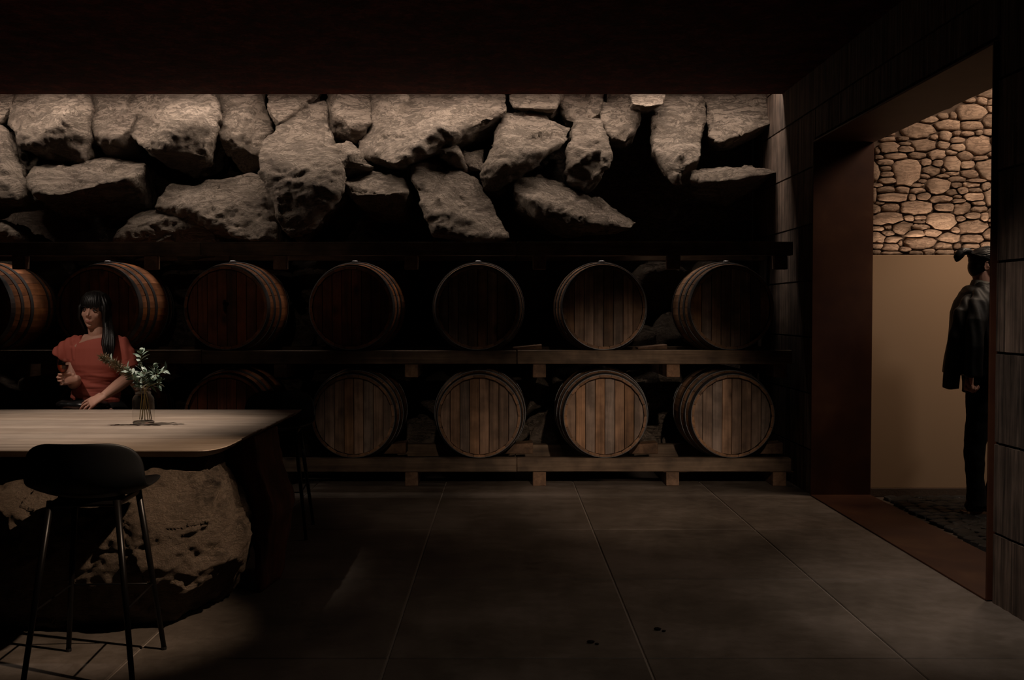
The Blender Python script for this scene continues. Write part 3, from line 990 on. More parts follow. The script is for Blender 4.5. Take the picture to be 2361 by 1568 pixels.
for n, (px, py, lev, red, lab) in enumerate(BAR):
    b = protos[red] if not used[red] else copy_tree(protos[red])
    used[red] = True
    c = at(px, py, 7.43)
    zc = ZB[lev] + RH + 0.008
    b.location = (c.x, 7.432 + BL / 2, zc - RB)
    tag(b, lab, 'barrel', 'wine barrels on the rack')
    if 'spigot' in lab:
        bm = bmesh.new()
        tube(bm, [(0, -BL / 2 + 0.036, RB + 0.03), (0, -BL / 2 - 0.03, RB + 0.03)], [0.016, 0.013], 10)
        tube(bm, [(0, -BL / 2 - 0.02, RB + 0.055), (0, -BL / 2 - 0.025, RB - 0.02)], [0.010, 0.009], 8)
        link('spigot', bm, M['blackmetal'], b, world=False)

# ================================================================== TABLE
TZ, TF, TB, TX, TT = 0.74, 3.94, 5.60, -1.112, 0.030
tb = empty('long_table', (-2.2, 4.77, 0), 'long pale timber table with board top resting on a boulder', 'table')
nb = 9
bw = (TB - TF) / nb
rt = random.Random(2)
for k in range(nb):
    y0, y1 = TF + k * bw + 0.0008, TF + (k + 1) * bw - 0.0008
    ex = TX + rt.uniform(-0.004, 0.006)
    pr = []
    if k == 0:
        rcn = 0.075
        pr = [(-3.6, y0), (ex - rcn, y0)]
        pr += [(ex - rcn + rcn * math.sin(a), y0 + (bw - 0.002) * (1 - math.cos(a))) for a in [PI / 2 * i / 7 for i in range(1, 8)]]
        pr += [(-3.6, y1)]
    else:
        m = 6
        pr = [(-3.6, y0)] + [(ex + 0.005 * noise.noise(V((k * 3.1, i * 1.7, 0))), y0 + (y1 - y0) * i / m) for i in range(m + 1)] + [(-3.6, y1)]
    bm = bmesh.new()
    def cut(x, y, d):
        return (x - d if x > -3 else x, y + (d if k == 0 and y < y1 - 0.03 else 0.0))
    lo = [bm.verts.new((*cut(x, y, 0.034), TZ - TT)) for x, y in pr]
    md = [bm.verts.new((*cut(x, y, 0.014), TZ - TT * 0.5)) for x, y in pr]
    hi = [bm.verts.new((x, y, TZ - 0.003)) for x, y in pr]
    tp = [bm.verts.new((x - 0.003, min(max(y, y0 + 0.0006), y1 - 0.0006), TZ)) for x, y in pr]
    N = len(pr)
    for P, Q in ((lo, md), (md, hi), (hi, tp)):
        for i in range(N):
            bm.faces.new((P[i], P[(i + 1) % N], Q[(i + 1) % N], Q[i]))
    bm.faces.new(tp)
    bm.faces.new(lo[::-1])
    link('board', bm, M['table'], tb)
# live-edge slab leg under the right end
bm = bmesh.new()
LP = [(512, 590, 1022), (520, 596, 1060), (530, 603, 1095), (544, 616, 1130), (556, 630, 1165), (562, 634, 1195), (575, 626, 1230), (586, 620, 1270), (592, 613, 1320), (594, 610, 1392)]
rows = []
for i, (xa, xb, py) in enumerate(LP):
    a, b_ = at(xa, py, 4.62), at(xb, py, 4.62)
    z = min(a.z, TZ - TT) if i else TZ - TT
    if i == len(LP) - 1:
        z = 0.0
    j = lambda s: 0.010 * noise.noise(V((i * 1.3, s, 0)))
    rows.append([bm.verts.new(q) for q in ((a.x, 4.62, z), ((a.x + b_.x) / 2, 4.60 + j(1), z), (b_.x - .01, 4.62, z), (b_.x + j(2), 4.68, z), (b_.x + 0.02 + j(5), 4.86, z), (b_.x + j(3), 5.06, z), (a.x, 5.08, z), (a.x - 0.01 + j(4), 4.85, z))])
for P, Q in zip(rows, rows[1:]):
    for k in range(8):
        bm.faces.new((P[k], P[(k + 1) % 8], Q[(k + 1) % 8], Q[k]))
bm.faces.new(rows[0])
bm.faces.new(rows[-1][::-1])
bmesh.ops.subdivide_edges(bm, edges=bm.edges, cuts=3, use_grid_fill=True, smooth=0.6)
bm.normal_update()
for v in bm.verts:
    if 0.02 < v.co.z < TZ - TT - 0.02:
        v.co += v.normal * 0.012 * noise.fractal(v.co * 9, 0.9, 2.1, 4)
link('slab_leg', bm, M['bark'], tb, smooth=True)

# boulder under the table
BP = [(-150, 1100, 4.12), (0, 1105, 4.08), (60, 1095, 4.06), (280, 1085, 3.97), (330, 1078, 3.96), (470, 1080, 3.97), (530, 1110, 4.08),
      (-150, 1180, 3.92), (0, 1182, 3.90), (70, 1166, 3.92), (200, 1185, 3.90), (350, 1205, 3.87), (480, 1200, 3.94), (556, 1200, 4.12), (566, 1270, 4.22),
      (0, 1300, 3.93), (200, 1330, 3.92), (350, 1330, 3.92), (440, 1365, 4.00), (515, 1292, 4.06),
      (-150, 1462, 4.08), (0, 1453, 4.08), (130, 1446, 4.10), (270, 1440, 4.13), (400, 1428, 4.16), (470, 1400, 4.42), (540, 1400, 4.6)]
pts = [at(*q) for q in BP]
pts = [V((p.x, p.y, max(0.0, min(p.z, TZ - TT - 0.012)))) for p in pts]
pts += [V((-2.7, 5.2, 0)), V((-1.35, 5.3, 0)), V((-2.6, 5.1, 0.69)), V((-1.4, 5.0, 0.69)), V((-2.85, 4.4, 0.5)), V((-2.85, 4.3, 0)), V((-1.2, 4.8, 0.3))]
bm = craggy(pts, 0.010, 0.030, 77, 0, 0.10, 3.6, 0.40, 0.9)
for v in bm.verts:
    v.co.z = max(-0.004, min(v.co.z, TZ - TT - 0.001))
bo = link('boulder_base', bm, M['boulder'], smooth=True)
# give the boulder its own base origin
bo.data.transform(Matrix.Translation((2.0, -4.6, 0)))
bo.location = (-2.0, 4.6, 0)
tag(bo, 'large rough brown boulder carrying the table top, behind the bar stool', 'boulder')


# ------------------------------------------------------------------ stools
def make_stool(loc, seat_z, label, yaw=0.0, feet=None):
    """shell bar stool; local +Y is its front, backrest at -Y"""
    st = empty('bar_stool', loc, label, 'stool')
    st.rotation_euler = (0, 0, yaw)
    sh = bmesh.new()
    # shell: rows from the front lip of the seat back and up the backrest
    NX = 16
    path = [(0.225, 0.028), (0.19, 0.022), (0.10, 0.008), (0.0, 0.0), (-0.09, 0.004), (-0.145, 0.028), (-0.175, 0.07), (-0.190, 0.12), (-0.200, 0.165), (-0.205, 0.195), (-0.207, 0.205)]
    half = [0.140, 0.178, 0.196, 0.203, 0.206, 0.206, 0.204, 0.200, 0.186, 0.155, 0.11]
    curl = [0.005, 0.018, 0.034, 0.042, 0.042, 0.032, 0.018, 0.008, 0.0, -0.004, -0.004]
    wrap = [0, 0, 0, 0.0, 0.01, 0.035, 0.06, 0.075, 0.07, 0.05, 0.03]
    g = []
    for (y, z), hw, cu, wp in zip(path, half, curl, wrap):
        row = []
        for k in range(NX + 1):
            u = -1 + 2 * k / NX
            row.append(V((hw * u, y + wp * u * u, seat_z + z + cu * abs(u) ** 2.5)))
        g.append(row)
    top = [[sh.verts.new(p) for p in r] for r in g]
    bot = []
    for i, r in enumerate(g):
        rr2 = []
        for k, p in enumerate(r):
            du = g[i][min(k + 1, NX)] - g[i][max(k - 1, 0)]
            dv = g[min(i + 1, len(g) - 1)][k] - g[max(i - 1, 0)][k]
            nrm = dv.cross(du)
            nrm.normalize()
            rr2.append(sh.verts.new(p - nrm * 0.009 * (-1 if nrm.z < -0.2 else 1)))
        bot.append(rr2)
    m_, n_ = len(g), NX + 1
    for i in range(m_ - 1):
        for k in range(NX):
            sh.faces.new((top[i][k], top[i][k + 1], top[i + 1][k + 1], top[i + 1][k]))
            sh.faces.new((bot[i][k + 1], bot[i][k], bot[i + 1][k], bot[i + 1][k + 1]))
    for i in range(m_ - 1):
        for k in (0, NX):
            sh.faces.new((top[i][k], top[i + 1][k], bot[i + 1][k], bot[i][k]))
    for k in range(NX):
        for i in (0, m_ - 1):
            sh.faces.new((top[i][k], top[i][k + 1], bot[i][k + 1], bot[i][k]))
    o = link('seat_shell', sh, M['black'], st, world=False, smooth=True)
    md = o.modifiers.new('s', 'SUBSURF')
    md.levels = md.render_levels = 1
    zf = seat_z - 0.014
    tops = [V((-0.112, -0.125, zf)), V((0.112, -0.125, zf)), V((0.112, 0.115, zf)), V((-0.112, 0.115, zf))]
    ft = feet or [(-0.182, -0.205), (0.182, -0.205), (0.176, 0.205), (-0.176, 0.205)]
    bot_ = [V((x, y, 0.012)) for x, y in ft]
    fr = bmesh.new()
    for a, b in zip(tops, tops[1:] + tops[:1]):
        tube(fr, [a, b], 0.010, 8)
    tube(fr, [tops[0] + V((0, 0.08, 0.006)), tops[1] + V((0, 0.08, 0.006))], 0.012, 8)
    link('seat_frame', fr, M['blackmetal'], st, world=False)
    for a, b in zip(tops, bot_):
        bm = bmesh.new()
        tube(bm, [a + V((0, 0, 0.012)), b], [0.0125, 0.0095], 10, cap=0.2)
        lg = link('leg', bm, M['blackmetal'], st, world=False, smooth=True)
        bm = lathe(bmesh.new(), [(0.0105, 0.0), (0.0105, 0.012)], 10, cap=True)
        bm.transform(Matrix.Translation(V((b.x, b.y, 0.0))))
        link('foot_cap', bm, M['black'], lg, world=False)
    zb = 0.262
    ring = [a.lerp(b, (a.z - zb) / (a.z - b.z)) for a, b in zip(tops, bot_)]
    for k, (a, b) in enumerate(zip(ring, ring[1:] + ring[:1])):
        if k == 0:
            continue
        bm = bmesh.new()
        tube(bm, [a, b], 0.0038, 8)
        link('foot_bar', bm, M['blackmetal'], st, world=False, smooth=True)
    return st


make_stool((-1.448, 3.61, 0), 0.632, 'black shell bar stool with thin splayed legs, in front of the boulder', 0.06)
make_stool((-2.33, 5.98, 0), 0.572, 'black shell stool the woman in the red top sits on', PI)
make_stool((-1.30, 5.86, 0), 0.605, 'empty black stool at the far right corner of the table', PI + 0.1)


# ================================================================== WOMAN
def hand(bm, T, curls, spread=0.0, thumb=None, s=1.0, mirror=1):
    """T maps hand space (x to the index side, y to the fingertips, z back of hand) to the room"""
    def tf(p):
        return T @ (V(p) * s)
    tube(bm, [tf((0, -0.01, 0)), tf((0, 0.03, 0.0)), tf((0, 0.065, 0.0)), tf((0, 0.088, -0.002))],
         [(0.025 * s, 0.017 * s), (0.034 * s, 0.016 * s), (0.040 * s, 0.014 * s), (0.040 * s, 0.011 * s)], 14, side=(T.to_3x3() @ V((1, 0, 0))))
    for k, (bx, by, L) in enumerate(((0.031, 0.084, 0.072), (0.0105, 0.090, 0.080), (-0.0105, 0.086, 0.073), (-0.031, 0.078, 0.057))):
        cu = curls[k] if isinstance(curls[0], (tuple, list)) else curls
        sp = spread * (1.5 - k)
        d = V((math.sin(sp), math.cos(sp), 0))
        p = V((bx, by - 0.018, -0.001))
        P, RR = [p.copy()], [0.0098 * s]
        ang = 0.0
        for ph, (fr, cc) in enumerate(zip((0.44, 0.31, 0.25), cu)):
            ang += cc
            q = V((d.x * math.cos(ang), d.y * math.cos(ang), -math.sin(ang)))
            ln = L * fr + (0.018 if ph == 0 else 0)
            for h in (0.5, 1.0):
                P.append(p + q * ln * h)
                RR.append((0.0092 - 0.0010 * ph - 0.0004 * h) * s * (0.9 if k == 3 else 1))
            p = p + q * ln
        tube(bm, [tf(q) for q in P], RR, 10)
    th = thumb or [(0.028, 0.015, -0.004), (0.046, 0.040, -0.018), (0.050, 0.068, -0.030), (0.046, 0.090, -0.034)]
    tube(bm, [tf(q) for q in th], [0.015 * s, 0.0125 * s, 0.0105 * s, 0.0088 * s], 10)


def frame(o, f, palm, right=True):
    f = V(f).normalized()
    palm = V(palm)
    palm = (palm - f * palm.dot(f)).normalized()
    t = f.cross(palm) if right else palm.cross(f)
    m = Matrix((t, f, -palm)).transposed().to_4x4()
    m.translation = V(o)
    return m


WD = 5.95


def W(px, py, dy=0.0):
    return at(px, py, WD + dy)


wo = empty('person', (W(225, 900).x, WD, 0.0), 'person seated behind the table in a rust red top holding a wine glass', 'person')
HEADC = W(217, 716, -0.01)
HM = Matrix.Translation(HEADC) @ Matrix.Rotation(R(-1), 4, 'Z') @ Matrix.Rotation(R(4), 4, 'X') @ Matrix.Rotation(R(5), 4, 'Y')
HS = 0.97


def H(x, y, z):
    return HM @ (V((x, y, z)) * HS)


bm = bmesh.new()
HR = HM.to_3x3()
ball(bm, H(0, 0.018, 0.028), (0.071 * HS, 0.088 * HS, 0.078 * HS), HR, 24)
ball(bm, H(0, -0.022, -0.016), (0.056 * HS, 0.060 * HS, 0.076 * HS), HR, 24)
ball(bm, H(0, -0.030, -0.060), (0.040 * HS, 0.043 * HS, 0.040 * HS), HR, 20)
ball(bm, H(0, -0.060, -0.086), (0.017 * HS, 0.014 * HS, 0.014 * HS), HR)
for s in (-1, 1):
    ball(bm, H(0.032 * s, -0.050, -0.022), (0.021 * HS, 0.020 * HS, 0.022 * HS), HR)
    tube(bm, [H(0.066 * s, 0.005, -0.015), H(0.070 * s, 0.012, 0.012)], [0.008, 0.011], 8)
tube(bm, [H(0, -0.078, 0.014), H(0, -0.085, -0.006), H(0, -0.095, -0.024)], [0.0058, 0.0062, 0.0078], 10)
for s in (-1, 1):
    ball(bm, H(0.0095 * s, -0.083, -0.027), 0.0062)
# mouth mound
ball(bm, H(0, -0.066, -0.056), (0.024 * HS, 0.015 * HS, 0.016 * HS), HR)
# neck, torso
tube(bm, [H(0, 0.02, -0.045), W(223, 768, 0.0), W(226, 790, 0.015)], [0.048, 0.046, 0.056], 16)
tube(bm, [W(227, 778, 0.015), W(226, 800, 0.0), W(225, 840, -0.005), W(225, 880, 0.0), W(224, 915, 0.02), W(225, 945, 0.03)],
     [(0.08, 0.055), (0.155, 0.085), (0.145, 0.098), (0.112, 0.085), (0.135, 0.098), (0.155, 0.105)], 20, side=(1, 0, 0))
tube(bm, [W(195, 785, 0.01), W(258, 787, 0.01)], [0.038, 0.038], 12)
# her right arm (left in the picture), bent, holding the glass
SL, EL = W(164, 796, 0.0), W(170, 884, -0.06)
GR = at(146, 872, WD - 0.23)
WRL = GR + V((0.062, 0.028, -0.006))
tube(bm, [W(180, 790, 0.01), SL, W(166, 840, -0.02), EL], [0.032, 0.035, 0.036, 0.035], 14)
tube(bm, [EL, EL.lerp(WRL, 0.4), WRL], [0.036, 0.036, 0.024], 14)
hT = frame(WRL, (-1.0, -0.12, 0.02), (0.10, -1.0, 0.0), True)
hand(bm, hT, [(0.75, 1.35, 0.9)] * 4, 0.0, [(0.026, 0.018, -0.004), (0.036, 0.038, -0.012), (0.038, 0.058, -0.018), (0.032, 0.074, -0.022)], 0.86)
# her left arm (right in the picture), hand resting on the bag
SR, ER, WRR = W(284, 800, 0.0), W(296, 872, -0.02), W(238, 914, -0.23)
tube(bm, [W(268, 792, 0.01), SR, W(294, 838, 0.0), ER], [0.032, 0.035, 0.037, 0.036], 14)
tube(bm, [ER, ER.lerp(WRR, 0.4), WRR], [0.037, 0.036, 0.0235], 14)
hT = frame(WRR, (-0.86, -0.20, -0.42), (-0.30, 0.55, -0.8), False)
hand(bm, hT, [(0.22, 0.30, 0.22), (0.18, 0.30, 0.22), (0.20, 0.32, 0.24), (0.26, 0.34, 0.26)], 0.10, None, 0.92)
# legs
for hx, kx, fx in ((-2.43, -2.47, -2.46), (-2.29, -2.255, -2.27)):
    tube(bm, [(hx, 5.99, 0.665), (hx * 0.5 + kx * 0.5, 5.77, 0.643), (kx, 5.55, 0.588)], [0.088, 0.078, 0.058], 16)
    tube(bm, [(kx, 5.55, 0.588), (kx * 0.6 + fx * 0.4, 5.63, 0.42), (fx, 5.74, 0.16)], [0.056, 0.053, 0.034], 14)
    tube(bm, [(fx, 5.76, 0.13), (fx, 5.66, 0.105)], [0.034, 0.030], 12)


def face(co, n):
    q = (HM.inverted() @ co) / HS
    if abs(q.x) < 0.07 and -0.12 < q.z < 0.1 and q.y < 0:
        d = 0.0
        for s in (-1, 1):
            d += 0.010 * math.exp(-(((q.x - 0.031 * s) / 0.017) ** 2 + ((q.z - 0.006) / 0.011) ** 2))
        d += 0.004 * math.exp(-((q.x / 0.02) ** 2 + ((q.z + 0.074) / 0.006) ** 2))
        co = co + (HR @ V((0, 1, 0))) * d
    return co


body = remesh(bm, 0.0034, 6, face)
link('body', body, M['skin'], wo, smooth=True)
# eyes, brows, lips
eb, ib, lb, bb_ = bmesh.new(), bmesh.new(), bmesh.new(), bmesh.new()
for s in (-1, 1):
    e = (0.031 * s, -0.0665, 0.005)
    ball(eb, H(*e), (0.0120 * HS, 0.009 * HS, 0.0042 * HS), HR, 12)
    ball(ib, H(e[0] - 0.0015, e[1] - 0.0070, e[2]), (0.0060 * HS, 0.003 * HS, 0.0042 * HS), HR, 12)
    tube(ib, [H(e[0] + 0.016 * u, e[1] - 0.0075 + 0.010 * u * u, e[2] + 0.0040 - 0.004 * u * u) for u in (-1, -0.5, 0, 0.5, 1)], [0.0012, 0.0024, 0.0028, 0.0026, 0.0014], 6)
    tube(bb_, [H(e[0] + 0.019 * u, e[1] - 0.0085 + 0.008 * u * u, 0.0235 + 0.003 * (1 - u * u)) for u in (-1, -0.4, 0.3, 1)], [(0.0014, 0.0012), (0.0032, 0.0016), (0.003, 0.0016), (0.0012, 0.001)], 6)
link('eye', eb, M['eyewhite'], wo, smooth=True)
link('lashes', ib, M['iris'], wo, smooth=True)
link('eyebrow', bb_, M['hair'], wo, smooth=True)
tube(lb, [H(0.021 * u, -0.0815 + 0.014 * u * u, -0.0545 - 0.0015 * abs(u)) for u in (-1, -0.5, 0, 0.5, 1)], [(0.0012, 0.0012), (0.0026, 0.0024), (0.0030, 0.0026), (0.0026, 0.0024), (0.0012, 0.0012)], 8)
tube(lb, [H(0.019 * u, -0.0805 + 0.014 * u * u, -0.0630 + 0.004 * u * u) for u in (-1, -0.5, 0, 0.5, 1)], [(0.0012, 0.0012), (0.0034, 0.0028), (0.0040, 0.0032), (0.0034, 0.0028), (0.0012, 0.0012)], 8)
link('lips', lb, M['lip'], wo, smooth=True)

# blouse: torso, dropped cap sleeves, gathered waist
bm = bmesh.new()
tube(bm, [W(224, 785.5, 0.004), W(225, 791, 0.002), W(225, 804, 0.0), W(225, 840, -0.006), W(225, 876, 0.0), W(223, 905, 0.012), W(222, 921, 0.02)],
     [(0.086, 0.074), (0.126, 0.084), (0.160, 0.094), (0.150, 0.106), (0.119, 0.096), (0.138, 0.108), (0.146, 0.114)], 28, side=(1, 0, 0), cap=0.06)
tube(bm, [W(192, 788, 0.01), W(176, 791, 0.01), W(160, 803, 0.005), W(147, 819, 0.0), W(143, 825, 0.0)], [(0.050, 0.040), (0.054, 0.049), (0.056, 0.058), (0.056, 0.066), (0.056, 0.067)], 18, side=(0, 1, 0), cap=0.02)
tube(bm, [W(178, 801, 0.0), W(212, 806, -0.012)], [0.050, 0.062], 16)
tube(bm, [W(172, 800, 0), W(166, 835, -0.005)], [0.054, 0.050], 16, cap=0.1)
tube(bm, [W(258, 788, 0.01), W(275, 793, 0.01), W(289, 815, 0.005), W(297, 848, 0.0)], [(0.050, 0.042), (0.056, 0.052), (0.057, 0.056), (0.056, 0.058)], 18, side=(0, 1, 0), cap=0.02)


def folds(co, n):
    u = co.x - W(225, 850).x
    zt = co.z
    wst = max(0.0, min(1.0, (0.955 - zt) / 0.05))
    d = 0.006 * wst * noise.noise(V((u * 5 + 3, zt * 34 + u * 9, co.y * 3))) + 0.004 * wst * noise.noise(V((u * 9, zt * 75, 4)))
    d += 0.004 * noise.noise(V((u * 9 + zt * 5, zt * 4, co.y * 5))) * (1 - wst)
    if zt > 1.0 and abs(u) > 0.1:
        d += 0.003 * math.sin(u * 150 + zt * 30)
    return co + n * d


link('blouse', remesh(bm, 0.0045, 6, folds), M['blouse'], wo, smooth=True)
# short black skirt
bm = bmesh.new()
tube(bm, [W(223, 914, 0.02), W(224, 935, 0.035), W(225, 958, 0.04)], [(0.140, 0.110), (0.165, 0.118), (0.168, 0.118)], 24, side=(1, 0, 0), cap=0.2)
for hx, kx in ((-2.43, -2.47), (-2.29, -2.255)):
    tube(bm, [(hx, 5.99, 0.665), (hx * 0.6 + kx * 0.4, 5.84, 0.652)], [0.097, 0.088], 18, cap=0.1)
link('skirt', remesh(bm, 0.006, 5), M['blackcloth'], wo, smooth=True)
bm = bmesh.new()
for fx in (-2.46, -2.27):
    tube(bm, [(fx, 5.79, 0.125), (fx, 5.70, 0.10), (fx, 5.60, 0.09)], [(0.036, 0.045), (0.041, 0.034), (0.034, 0.022)], 14)
link('shoes', remesh(bm, 0.006, 3), M['shoe'], wo, smooth=True)

# hair: fringe, crown, long sides
rh = random.Random(9)
hb = bmesh.new()
ball(hb, H(0, 0.022, 0.034), (0.079 * HS, 0.092 * HS, 0.081 * HS), HR, 28)
ball(hb, H(0, 0.045, -0.02), (0.070 * HS, 0.066 * HS, 0.075 * HS), HR, 24)
for v in list(hb.verts):
    q = (HM.inverted() @ v.co) / HS
    if q.y < -0.045 and q.z < 0.05:          # opens over the face
        v.co = HM @ (V((q.x, -0.045 + (q.y + 0.045) * 0.1, q.z)) * HS)


def lock(pts, r, n=6):
    if len(pts) == 7:
        pts = spline(pts, 4)
    tube(hb, pts, [(r * a, r * 0.55 * a) for a in np.interp(np.linspace(0, 1, len(pts)), [0, 0.15, 0.75, 1], [0.7, 1.0, 0.9, 0.15])], n)


for k in range(46):                          # fringe
    u = -1 + 2 * (k + rh.uniform(-.3, .3)) / 45
    a = u * 1.15
    P = []
    for t_ in np.linspace(0, 1, 6):
        el = PI * 0.46 * (1 - t_)
        zz = 0.034 + 0.083 * math.sin(el)
        rr_ = math.cos(el)
        drop = 0.004 * rh.uniform(-1, 1) * t_
        if t_ > 0.55:
            zz -= (t_ - 0.55) * 0.018 * 2
        P.append(H(0.081 * rr_ * math.sin(a), 0.020 - (0.098 if abs(u) < .6 else 0.096) * rr_ * math.cos(a) * (1.0 if rr_ < 0.9 else 1.0), zz + drop))
    lock(P, rh.uniform(0.006, 0.0085))
for k in range(70):                          # crown to the back
    a = rh.uniform(1.1, 2 * PI - 1.1)
    P = [H(0.081 * math.cos(e) * math.sin(a), 0.022 - 0.095 * math.cos(e) * math.cos(a), 0.034 + 0.083 * math.sin(e)) for e in (1.4, 0.9, 0.5, 0.1, -0.3, -0.6)]
    lock(P, 0.009)
for k in range(54):                          # long fall over her left shoulder
    u = rh.random()
    dy = rh.uniform(-0.035, 0.04)
    top = H(0.074 + rh.uniform(-.006, .006), -0.045 + 0.075 * u, 0.03 + rh.uniform(-.02, .02))
    fy = 818 + rh.uniform(-8, 16)
    P = [H(0.045 + 0.02 * u, -0.02 + 0.05 * u, 0.095), top, H(0.080, -0.045 + 0.085 * u, -0.035), W(240 + 20 * u, 765, -0.055 + dy * .6), W(237 + 25 * u, 788, -0.085 + dy * .6), W(238 + 24 * u, 0.5 * (788 + fy), -0.100 + dy * .5), W(243 + 17 * u, fy, -0.106 + dy * .4)]
    lock(P, rh.uniform(0.008, 0.012))
for k in range(40):                          # the other side and the back, behind the shoulder
    u = rh.random()
    P = [H(-0.04, 0.02 + .04 * u, 0.095), H(-0.076, -0.035 + 0.09 * u, 0.02), H(-0.079, -0.030 + 0.1 * u, -0.05), W(197 + 22 * u, 766, 0.06 + .03 * u), W(196 + 26 * u, 790 + rh.uniform(-8, 8), 0.10)]
    lock(P, rh.uniform(0.008, 0.011))
for k in range(40):
    u = rh.random()
    P = [H(-0.05 + .1 * u, 0.08, 0.06), H(-0.06 + .12 * u, 0.105, -0.03), W(202 + 46 * u, 775, 0.11), W(204 + 46 * u, 815 + rh.uniform(-10, 15), 0.13)]
    lock(P, 0.011)
link('hair', hb, M['hair'], wo, smooth=True)

# wine glass in her hand
GB = at(146, 887.5, WD - 0.23)
wg = empty('wine_glass', GB, 'small stemmed glass of amber wine held in the seated woman\'s hand', 'glass')
gs = 1.0
bowl = [(0.0035, 0.062), (0.010, 0.067), (0.021, 0.078), (0.028, 0.094), (0.0305, 0.110), (0.0295, 0.128), (0.0275, 0.1465)]
bm = lathe(bmesh.new(), bowl, 32)
link('bowl', bm, M['glass'], wg, world=False, smooth=True)
bm = lathe(bmesh.new(), [(0.0005, 0.0), (0.0265, 0.0), (0.0265, 0.0018), (0.010, 0.005), (0.0042, 0.012), (0.0032, 0.032), (0.0040, 0.048), (0.0055, 0.056), (0.0036, 0.064), (0.0004, 0.066)], 28)
link('stem', bm, M['glassbase'], wg, world=False, smooth=True)
bm = lathe(bmesh.new(), [(0.0005, 0.0672)] + [(r - 0.0016, z + 0.001) for r, z in bowl[1:5]] + [(0.0288, 0.112), (0.0004, 0.112)], 28)
link('wine', bm, M['wine'], wg, world=False, smooth=True)

# clutch bag on her lap
ba = empty('clutch_bag', W(195, 936, -0.17), 'black leather clutch bag lying under the seated woman\'s hand', 'bag')
bm = bmesh.new()
tube(bm, [W(138, 933, -0.12), W(150, 934, -0.125), W(195, 936, -0.13), W(235, 936, -0.125), W(249, 935, -0.12)],
     [(0.045, 0.016), (0.075, 0.030), (0.085, 0.034), (0.078, 0.031), (0.05, 0.018)], 18, side=(0, 1, -0.12))


def bagdent(co, n):
    return co + n * 0.004 * noise.noise(co * 22)


link('bag_body', remesh(bm, 0.006, 4, bagdent), M['leather'], ba, smooth=True)
bm = bmesh.new()
tube(bm, [W(148, 924.5, -0.125), W(195, 923.5, -0.13), W(238, 925, -0.125)], [(0.034, 0.003), (0.045, 0.0035), (0.034, 0.003)], 12, side=(0, 1, -0.12))
link('flap', bm, M['leather'], ba, smooth=True)

# ================================================================== JAR AND BRANCHES
JB = at(331, 978, 4.88)
JB.z = TZ
jar = empty('glass_jar', JB, 'clear glass jar standing on the table holding green branches', 'jar')
outer = [(0.049, 0.012), (0.0508, 0.03), (0.0508, 0.112), (0.0485, 0.124), (0.041, 0.136), (0.0355, 0.142), (0.0345, 0.158), (0.0345, 0.162)]
bm = lathe(bmesh.new(), outer, 40)
link('jar_wall', bm, M['glass'], jar, world=False, smooth=True)
bm = bmesh.new()
for z in (0.146, 0.164):
    lathe(bm, [(0.0348, z), (0.0378, z + 0.002), (0.0382, z + 0.006), (0.0348, z + 0.008), (0.0335, z + 0.004), (0.0348, z)], 36)
link('jar_lip', bm, M['glass'], jar, world=False, smooth=True)
bm = lathe(bmesh.new(), [(0.0005, 0.001), (0.044, 0.0005), (0.0495, 0.004), (0.0495, 0.011), (0.044, 0.015), (0.0005, 0.013)], 40)
link('jar_base', bm, M['glassbase'], jar, world=False, smooth=True)


def leaf_mesh(L, Wd, bend=0.12):
    bm = bmesh.new()
    rows = []
    for i in range(6):
        t_ = i / 5
        wv = Wd * 0.5 * math.sin(PI * min(1, t_ ** 0.85 * 0.98 + 0.02)) + 0.0004
        z = -bend * L * t_ * t_
        rows.append([bm.verts.new((-wv, L * t_, z + wv * 0.25)), bm.verts.new((0, L * t_, z)), bm.verts.new((wv, L * t_, z + wv * 0.25))])
    for P, Q in zip(rows, rows[1:]):
        for k in range(2):
            bm.faces.new((P[k], P[k + 1], Q[k + 1], Q[k]))
    me = bpy.data.meshes.new('leaf')
    bm.to_mesh(me)
    bm.free()
    me.polygons.foreach_set('use_smooth', [True] * len(me.polygons))
    return me


LEAF = {}
for key in ('leaf', 'leafpale', 'leafdark'):
    LEAF[key] = [leaf_mesh(0.044, 0.020), leaf_mesh(0.050, 0.015, 0.25), leaf_mesh(0.038, 0.022, 0.05)]
    for m_ in LEAF[key]:
        m_.materials.append(M[key])
rl = random.Random(21)


def J(px, py, dy=0.0):
    return at(px, py, 4.88 + dy)


def branch(name, label, P, keys, start, nl, size=1.0, tip=True, group=None, spread=0.8):
    C = spline(P)
    o = empty(name, C[0], label, 'plant', group)
    bm = bmesh.new()
    tube(bm, C, [0.0022 - 0.0014 * i / len(C) for i in range(len(C))], 6)
    link('branch_stem', bm, M['stem'] if 'dry' not in label else M['twig'], o, smooth=True)
    n = len(C)
    for k in range(nl):
        t_ = start + (1 - start) * (k // 2 + 0.5) / ((nl + 1) // 2)
        i = min(n - 2, int(t_ * (n - 1)))
        c = C[i]
        tg = (C[i + 1] - C[i]).normalized()
        sd = tg.cross(V((0, 1, 0))).normalized()
        bk = tg.cross(sd)
        phi = (0 if k % 2 == 0 else PI) + rl.uniform(-.7, .7) + (k // 2) * 0.5
        out = sd * math.cos(phi) + bk * math.sin(phi)
        f = (tg * rl.uniform(0.35, 0.8) + out * spread).normalized()
        nrm = (V((0, -0.35, 1)) + V((rl.uniform(-.5, .5), rl.uniform(-.5, .5), 0)))
        nrm = (nrm - f * nrm.dot(f)).normalized()
        sdv = f.cross(nrm)
        key = keys[rl.randrange(len(keys))]
        l = bpy.data.objects.new('leaf', LEAF[key][rl.randrange(3)])
        COL.objects.link(l)
        l.parent = o
        m = Matrix((sdv, f, nrm)).transposed().to_4x4() @ Matrix.Scale(size * rl.uniform(0.75, 1.15), 4)
        m.translation = c - C[0]
        l.matrix_local = m
    return o


